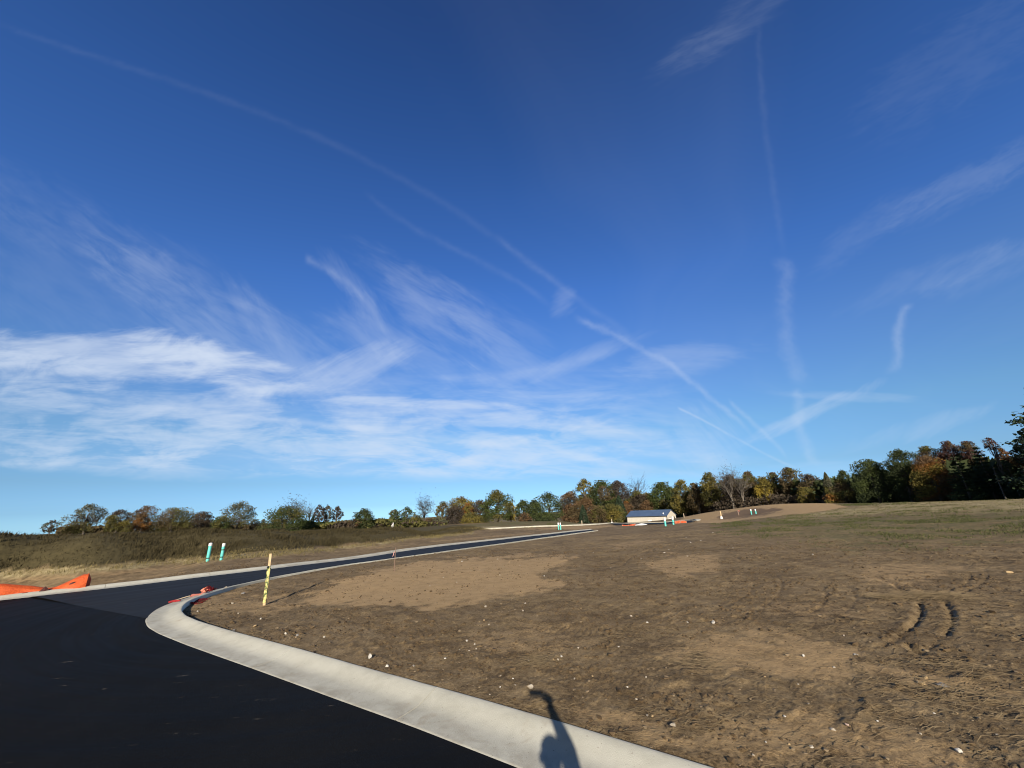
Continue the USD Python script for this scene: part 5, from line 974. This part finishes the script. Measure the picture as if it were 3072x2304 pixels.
island_material('bank_blades', [(.042, .033, .015), (.083, .067, .030), (.130, .107, .048), (.20, .168, .085)], .85, .25); island_material('field_blades', [(.050, .056, .018), (.100, .102, .036), (.18, .16, .07), (.27, .22, .115)], .85, .25); island_material('dry_field_blades', [(.10, .09, .04), (.22, .18, .088), (.33, .27, .14), (.42, .35, .20)], .85, .25); island_material('dry_blades', [(.14, .11, .045), (.27, .215, .10), (.40, .32, .17)], .85, .25)
def stone_mat(name, c):
    g = Graph(); pos = g.node('texture_coordinate', 'object'); n1 = g.noise(pos, 22.0, 4, .65); n2 = g.noise(pos, 110.0, 3, .7); rnd = g.node('object_info', 'random'); c = np.array(c)
    col = g.ramp(g.mad(n1, .6, g.mul(n2, .4)), [(.3, tuple(c * .62)), (.55, tuple(c)), (.75, tuple(np.minimum(c * 1.2, .8)))])
    g.done(name, surface=g.node('principled_bsdf', 'BSDF', base_color=col, roughness=.85, specular_ior_level=.25, normal=g.node('bump', 'normal', height=n1, strength=.4, distance=.006)))
for nm, c_ in (('pale_stone', (.29, .25, .20)), ('white_stone', (.42, .39, .345)), ('tan_stone', (.32, .225, .12)), ('grey_stone', (.19, .18, .175)), ('pink_stone', (.40, .29, .23))): stone_mat(nm, c_)
def stone(px, py, wpx, mat, label, group=None, flat=.62, seed=0):
    p = at(px, py); z0 = float(gz1(p[0], p[1])[0]); w = max(metres(wpx, p), .025); rng = np.random.default_rng(int(px * 13 + py))
    pts = rng.normal(size=(16, 3)); pts /= np.linalg.norm(pts, axis=1, keepdims=True); pts *= rng.uniform(.78, 1.0, (16, 1)); m = trimesh.convex.convex_hull(pts * [w / 2, w / 2 * rng.uniform(.65, .95), w / 2 * flat])
    m = m.subdivide(); m.vertices = m.vertices + (m.vertices * .0) + (fbm(m.vertices / w * 3.1 + px, 2, 3) - .5)[:, None] * .12 * w * trimesh.util.unitize(m.vertices)
    a = rng.uniform(0, 6.28); c, s_ = math.cos(a), math.sin(a); m.vertices = np.asarray(m.vertices) @ np.array([[c, s_, 0], [-s_, c, 0], [0, 0, 1]]) + [p[0], p[1], z0 + w * flat * .22]
    tag(obj('stone', m, mat, smooth=False), label, 'stone', group)
SPECIAL = [(1591, 2081, 22, 'pale_stone', 'biggest pale stone at the tip of the raised-arm shadow', .75), (1109, 1988, 20, 'white_stone', 'white stone at the back edge of the kerb, tallest one along it', .8), (1161, 2012, 14, 'white_stone', 'small white stone beside the taller one at the kerb back', .6),
 (2143, 1884, 17, 'white_stone', 'rounded white stone with a dark shadow above the long worn sandy patch', .8), (2768, 2068, 26, 'tan_stone', 'flat tan cobble beside the grey slab in the trampled soil', .5), (2782, 2052, 17, 'tan_stone', 'smaller tan stone just above the flat tan cobble', .7),
 (2835, 2075, 36, 'grey_stone', 'dark grey flat slab of stone beside the tan cobble', .4), (3032, 1726, 17, 'tan_stone', 'tan slab stone near the straw-covered ruts, close to the picture edge', .5), (2023, 2206, 20, 'pale_stone', 'pale stone close behind the kerb past the arm shadow', .7), (2886, 2283, 22, 'white_stone', 'bright stone at the very bottom of the soil slope', .6),
 (701, 1893, 11, 'grey_stone', 'bluish grey stone near the kerb bend', .7), (764, 1881, 17, 'tan_stone', 'brownish tan stone in the soil below the stake', .6), (729, 1782, 12, 'grey_stone', 'grey stone on the soil between kerb corner and stake', .6), (856, 1907, 15, 'white_stone', 'angular white stone below the stake on the way to the kerb', .7), (891, 1917, 14, 'grey_stone', 'grey stone beside the angular white one near the kerb', .7),
 (2548, 2202, 18, 'pink_stone', 'pinkish stone beside a pale one at the foot of the worn slope', .5), (2504, 2213, 18, 'pale_stone', 'pale flat stone next to the pinkish one at the foot of the worn slope', .5), (2415, 1986, 12, 'white_stone', 'white pebble-like stone in the middle of the worn sandy strip', .8), (2573, 1981, 16, 'white_stone', 'flat white stone at the far end of the worn sandy strip', .4), (2441, 2267, 14, 'white_stone', 'whitish stone near the bottom edge among dark clods', .6)]
for px_, py_, w_, m_, l_, f_ in SPECIAL: stone(px_, py_, w_, m_, l_, None, f_)
SMALL = [(1429, 1959), (1424, 1944), (1452, 1870), (1467, 1883), (1400, 1935), (1379, 1960), (1407, 1964), (1431, 1993), (1569, 1840), (1576, 1815), (1737, 1959), (1685, 1988), (1661, 1995), (1675, 1996), (1858, 1956), (1895, 1860), (1944, 1881), (1744, 1836), (1502, 2043), (1540, 2055), (1546, 2072), (1501, 2079), (1779, 2048), (1941, 2053), (1884, 2081), (1912, 2119), (1944, 2167), (1960, 2172), (1457, 1826), (1588, 1996), (1725, 2055), (2065, 1880), (2300, 2055), (2534, 1920), (2506, 2018), (2400, 2077), (2360, 2177), (2879, 2163), (2948, 2181), (2810, 2163), (2265, 2292), (2303, 2255), (2374, 2258), (2770, 2230), (972, 1917), (715, 1838), (594, 1832), (630, 1813), (697, 1810), (782, 1857), (678, 1765), (1239, 2015), (1304, 2063), (1470, 2100), (1335, 1990), (2432, 2138), (2640, 2190), (2690, 2010), (3000, 2230)]
rng_ = np.random.default_rng(12)
for k_, (px_, py_) in enumerate(SMALL):
    m_ = ['pale_stone', 'white_stone', 'tan_stone', 'pale_stone', 'white_stone'][k_ % 5]; c_ = {'pale_stone': 'dull pale', 'white_stone': 'whitish', 'tan_stone': 'tan'}[m_]
    zn = 'near the kerb bend and the stake' if px_ < 1000 else 'between the kerb and the big sandy patch' if px_ < 1520 else 'on the open soil beyond the arm shadow' if px_ < 2100 and py_ < 2020 else 'close behind the kerb past the arm shadow' if px_ < 2100 else 'in the trampled soil of the worn slope'
    stone(px_, py_, rng_.uniform(6, 10.5), m_, f'small {c_} stone lying {zn}', f'small {c_} stones {zn}', rng_.uniform(.5, .8))
FAR_ = [(1994, 1661), (2007, 1654), (2030, 1642), (2072, 1632), (2059, 1615), (1875, 1687), (1924, 1680), (1833, 1708), (1705, 1741), (1633, 1734), (2063, 1672), (1976, 1704), (2103, 1625), (2139, 1600), (1376, 1692), (1386, 1688), (1493, 1681), (1529, 1689), (1330, 1735), (1370, 1750), (1440, 1712), (1290, 1760), (1560, 1700), (1240, 1745), (1500, 1730), (2200, 1650), (2330, 1700), (2440, 1670), (1780, 1660)]
for k_, (px_, py_) in enumerate(FAR_):
    m_ = ['white_stone', 'pale_stone', 'tan_stone'][k_ % 3]; c_ = {'pale_stone': 'dull pale', 'white_stone': 'whitish', 'tan_stone': 'tan'}[m_]
    zn = 'on the big sandy patch' if px_ < 1720 and py_ > 1670 else 'out in the middle of the lot towards the barn'
    stone(px_, py_, rng_.uniform(4.5, 7), m_, f'far small {c_} stone {zn}', f'far small {c_} stones {zn}', .6)

def scatter(n, r0, r1, a0, a1, power, rng):
    """Random ground points, thinning with distance."""
    u = rng.uniform(0, 1, n); r = (r0 ** power + u * (r1 ** power - r0 ** power)) ** (1 / power); a = np.radians(rng.uniform(a0, a1, n)); x, y = r * np.sin(a), r * np.cos(a)
    ok = ~shapely.contains_xy(paved.buffer(.02), x, y); return x[ok], y[ok]
def soil_points(n, r0, r1, a0, a1, power, rng):
    x, y = scatter(n, r0, r1, a0, a1, power, rng); mk = masks(x, y, Z(x, y)); return x, y, ground_z(x, y, mk), mk
def blobs(x, y, z, size, rng, flat=.7):
    base = trimesh.Trimesh([(1, 0, 0), (-1, 0, 0), (0, 1, 0), (0, -1, 0), (0, 0, 1), (0, 0, -1)], [[0, 2, 4], [2, 1, 4], [1, 3, 4], [3, 0, 4], [2, 0, 5], [1, 2, 5], [3, 1, 5], [0, 3, 5]], process=False); nv, nf = len(base.vertices), base.faces; n_ = len(x)
    th_ = rng.uniform(0, 6.28, n_); c_, s_ = np.cos(th_), np.sin(th_); B_ = base.vertices @ np.array([[.80, .36, .48], [-.60, .48, .64], [0, -.8, .6]]); B_ = np.stack([B_[None, :, 0] * c_[:, None] - B_[None, :, 1] * s_[:, None], B_[None, :, 0] * s_[:, None] + B_[None, :, 1] * c_[:, None], B_[None, :, 2] + 0 * c_[:, None]], -1)
    V = B_ * rng.uniform(.65, 1.25, (n_, nv, 1)) * size[:, None, None] * np.stack([rng.uniform(.7, 1.3, n_), rng.uniform(.7, 1.3, n_), np.full(n_, flat)], 1)[:, None]
    V = V + np.stack([x, y, z + size * .15], 1)[:, None]; return V.reshape(-1, 3), (nf[None] + (np.arange(n_) * nv)[:, None, None]).reshape(-1, 3)
R1 = np.random.default_rng(31)
x, y, z, mk = soil_points(64000, 3.6, 26, -52, 58, .75, R1); cl = fbm(np.stack([x * 1.1, y * 1.1, 0 * x], -1), 3, 41); keep_ = (R1.random(len(x)) < ss(cl, .40, .66) * (1 - .75 * mk['sand']) + .05); x, y, z = x[keep_], y[keep_], z[keep_]
tag(obj('soil_clods', blobs(x, y, z, (R1.lognormal(math.log(.0105), .6, len(x)) * (.75 + .035 * np.hypot(x, y))).clip(.004, .055), R1), 'clods'), kind='stuff', label='crumbly brown clods of bare soil', cat='soil')
x, y, z, mk = soil_points(9000, 3.6, 36, -52, 58, .8, R1)
tag(obj('gravel', blobs(x, y, z, R1.lognormal(math.log(.0105), .5, len(x)).clip(.005, .04), R1, .6), 'pebbles'), kind='stuff', label='tiny pale pebbles strewn over the soil', cat='gravel')
def strands(x, y, z, L, w, rng, ang=None, lift=.012):
    n_ = len(x); a = rng.normal(0, .55, n_) if ang is None else ang; d = np.stack([np.cos(a), np.sin(a), rng.normal(0, .10, n_)], 1); s_ = np.stack([-np.sin(a), np.cos(a), 0 * a + .5], 1); c = np.stack([x, y, z + lift], 1); mid = c + s_ * (rng.normal(0, .055, n_) * L)[:, None] + [0, 0, .005]
    p0, p1 = c - d * (L / 2)[:, None], c + d * (L / 2)[:, None]; hw = s_ * (w / 2)[:, None]
    V = np.stack([p0 - hw * .6, p0 + hw * .6, mid - hw, mid + hw, p1 - hw * .3, p1 + hw * .3], 1).reshape(-1, 3); f = np.array([[0, 2, 3], [0, 3, 1], [2, 4, 5], [2, 5, 3]]); return V, (f[None] + (np.arange(n_) * 6)[:, None, None]).reshape(-1, 3)
x, y, z, mk = soil_points(80000, 3.6, 42, -50, 60, .9, R1); px_, py_ = project(x, y, z); dn = fbm(np.stack([x * .8, y * 2.0, 0 * x], -1), 4, 51)
pr = ss(dn, .42, .66) * (1 - .85 * mk['sand']) * (.25 + .75 * ss(px_, 700, 1700)) * (1 - mk['rough']); rd = np.min([t_.query(np.stack([x, y], -1))[0] / w_ for t_, w_, *_ in RUT], 0); pr = pr * ss(rd, 1.0, 2.2); keep_ = R1.random(len(x)) < np.nan_to_num(pr); x, y, z = x[keep_], y[keep_], z[keep_]; r_ = np.hypot(x, y)
L_ = R1.lognormal(math.log(.095), .5, len(x)).clip(.04, .4) * (.8 + r_ * .02)
# a raked heap of straw over the ruts
def heap(px0, py0, px1, py1, n, spread):
    t = R1.uniform(0, 1, n); q = np.array([at(px0 + (px1 - px0) * k, py0 + (py1 - py0) * k)[:2] for k in np.linspace(0, 1, 9)]); hx = np.interp(t, np.linspace(0, 1, 9), q[:, 0]) + R1.normal(0, spread, n); hy = np.interp(t, np.linspace(0, 1, 9), q[:, 1]) + R1.normal(0, spread, n); return hx, hy
hs = [heap(2620, 1806, 2740, 1806, 260, .10), heap(2740, 1800, 2900, 1806, 620, .17), heap(1580, 2010, 1640, 2008, 70, .10), heap(2850, 1890, 2960, 1900, 90, .3), heap(2060, 2005, 2150, 2020, 80, .2), heap(2850, 2015, 2930, 2050, 90, .2), heap(2880, 2110, 3060, 2130, 110, .3)]
hx = np.concatenate([h[0] for h in hs]); hy = np.concatenate([h[1] for h in hs]); hz = gz1(hx, hy) + R1.uniform(0, .07, len(hx))
V, f = strands(np.r_[x, hx], np.r_[y, hy], np.r_[z, hz], np.r_[L_, R1.uniform(.12, .4, len(hx))], np.r_[(.0020 + .00034 * r_) * R1.uniform(.7, 1.4, len(r_)), R1.uniform(.003, .006, len(hx))], R1)
tag(obj('straw', (V, f), 'straw_strands'), kind='stuff', label='loose straw and dead grass lying on the soil', cat='straw')

def blades(x, y, z, h, w, rng, lean=.35, per=4, spread=.10):
    """Tufts of bent grass blades, each two triangles long."""
    n_ = len(x) * per; X = np.repeat(np.stack([x, y, z], 1), per, 0) + np.c_[rng.normal(0, spread, (n_, 2)), np.zeros(n_) - .03]; H = np.repeat(h, per) * rng.uniform(.5, 1.25, n_); W_ = np.repeat(w, per) * rng.uniform(.6, 1.3, n_)
    a = rng.uniform(0, 6.28, n_); s_ = np.stack([np.cos(a), np.sin(a), 0 * a], 1); b = rng.uniform(0, 6.28, n_); ln = np.stack([np.cos(b) + .35, np.sin(b) * .8, 0 * b], 1) * (H * lean * rng.uniform(.2, 1.3, n_))[:, None]
    mid = X + ln * .4 + np.c_[np.zeros((n_, 2)), H * .6]; tip_ = X + ln + np.c_[np.zeros((n_, 2)), H]; hw = s_ * (W_ / 2)[:, None]
    V = np.stack([X - hw, X + hw, mid + hw * .8, mid - hw * .8, tip_], 1).reshape(-1, 3); f = np.array([[0, 1, 2], [0, 2, 3], [3, 2, 4]]); return V, (f[None] + (np.arange(n_) * 5)[:, None, None]).reshape(-1, 3)
R2 = np.random.default_rng(77)
x, y, z, mk = soil_points(90000, 27, 78, -60, 6, 1.2, R2); sel = R2.random(len(x)) < ss(mk['rough'], .3, .8) * .55; xb, yb, zb_ = x[sel], y[sel], z[sel]; cl = fbm(np.stack([xb * .55, yb * .55, 0 * xb], -1), 3, 61)
tag(obj('bank_grass', blades(xb, yb, zb_, .09 + .26 * ss(cl, .3, .75), .022 + .02 * R2.random(len(xb)), R2, .7, 5, .18), 'bank_blades'), kind='stuff', label='tall dead brown and olive grass covering the bank', cat='grass')
sel = R2.random(len(x)) < mk['dry'] * (x < 5) * .6; xs_, ys_, zs_ = x[sel], y[sel], z[sel]
tag(obj('verge_grass', blades(xs_, ys_, zs_, (.09 + .10 * R2.random(len(xs_))), .02 + .02 * R2.random(len(xs_)), R2, .5, 4, .14), 'dry_blades'), kind='stuff', label='pale yellowish grass strip along the foot of the bank', cat='grass')
x, y, z, mk = soil_points(110000, 14, 92, 4, 62, 1.0, R2); pt = fbm(np.stack([x * .5, y * .5, 0 * x], -1), 4, 71); sel = R2.random(len(x)) < mk['green'] * (1 - ss(mk['sand'], .2, .6)) * ss(pt, .42, .62) * .8; xs_, ys_, zs_ = x[sel], y[sel], z[sel]; r_ = np.hypot(xs_, ys_)
tag(obj('field_grass', blades(xs_, ys_, zs_, (.06 + .07 * R2.random(len(xs_))) * (.8 + r_ * .008), .010 + .0006 * r_, R2, .6, 4, .12), 'field_blades'), kind='stuff', label='patchy green and yellow grass growing over the far side of the lot', cat='grass')
sel = R2.random(len(x)) < mk['dry'] * (1 - ss(mk['sand'], .2, .6)) * (.15 + .6 * ss(pt, .38, .62)) * .6; xs_, ys_, zs_ = x[sel], y[sel], z[sel]; r_ = np.hypot(xs_, ys_)
tag(obj('dry_field_grass', blades(xs_, ys_, zs_, .05 + .08 * R2.random(len(xs_)), .010 + .0005 * r_, R2, .9, 4, .25), 'dry_field_blades'), kind='stuff', label='dry yellow grass along the crest below the shaded wood', cat='grass')
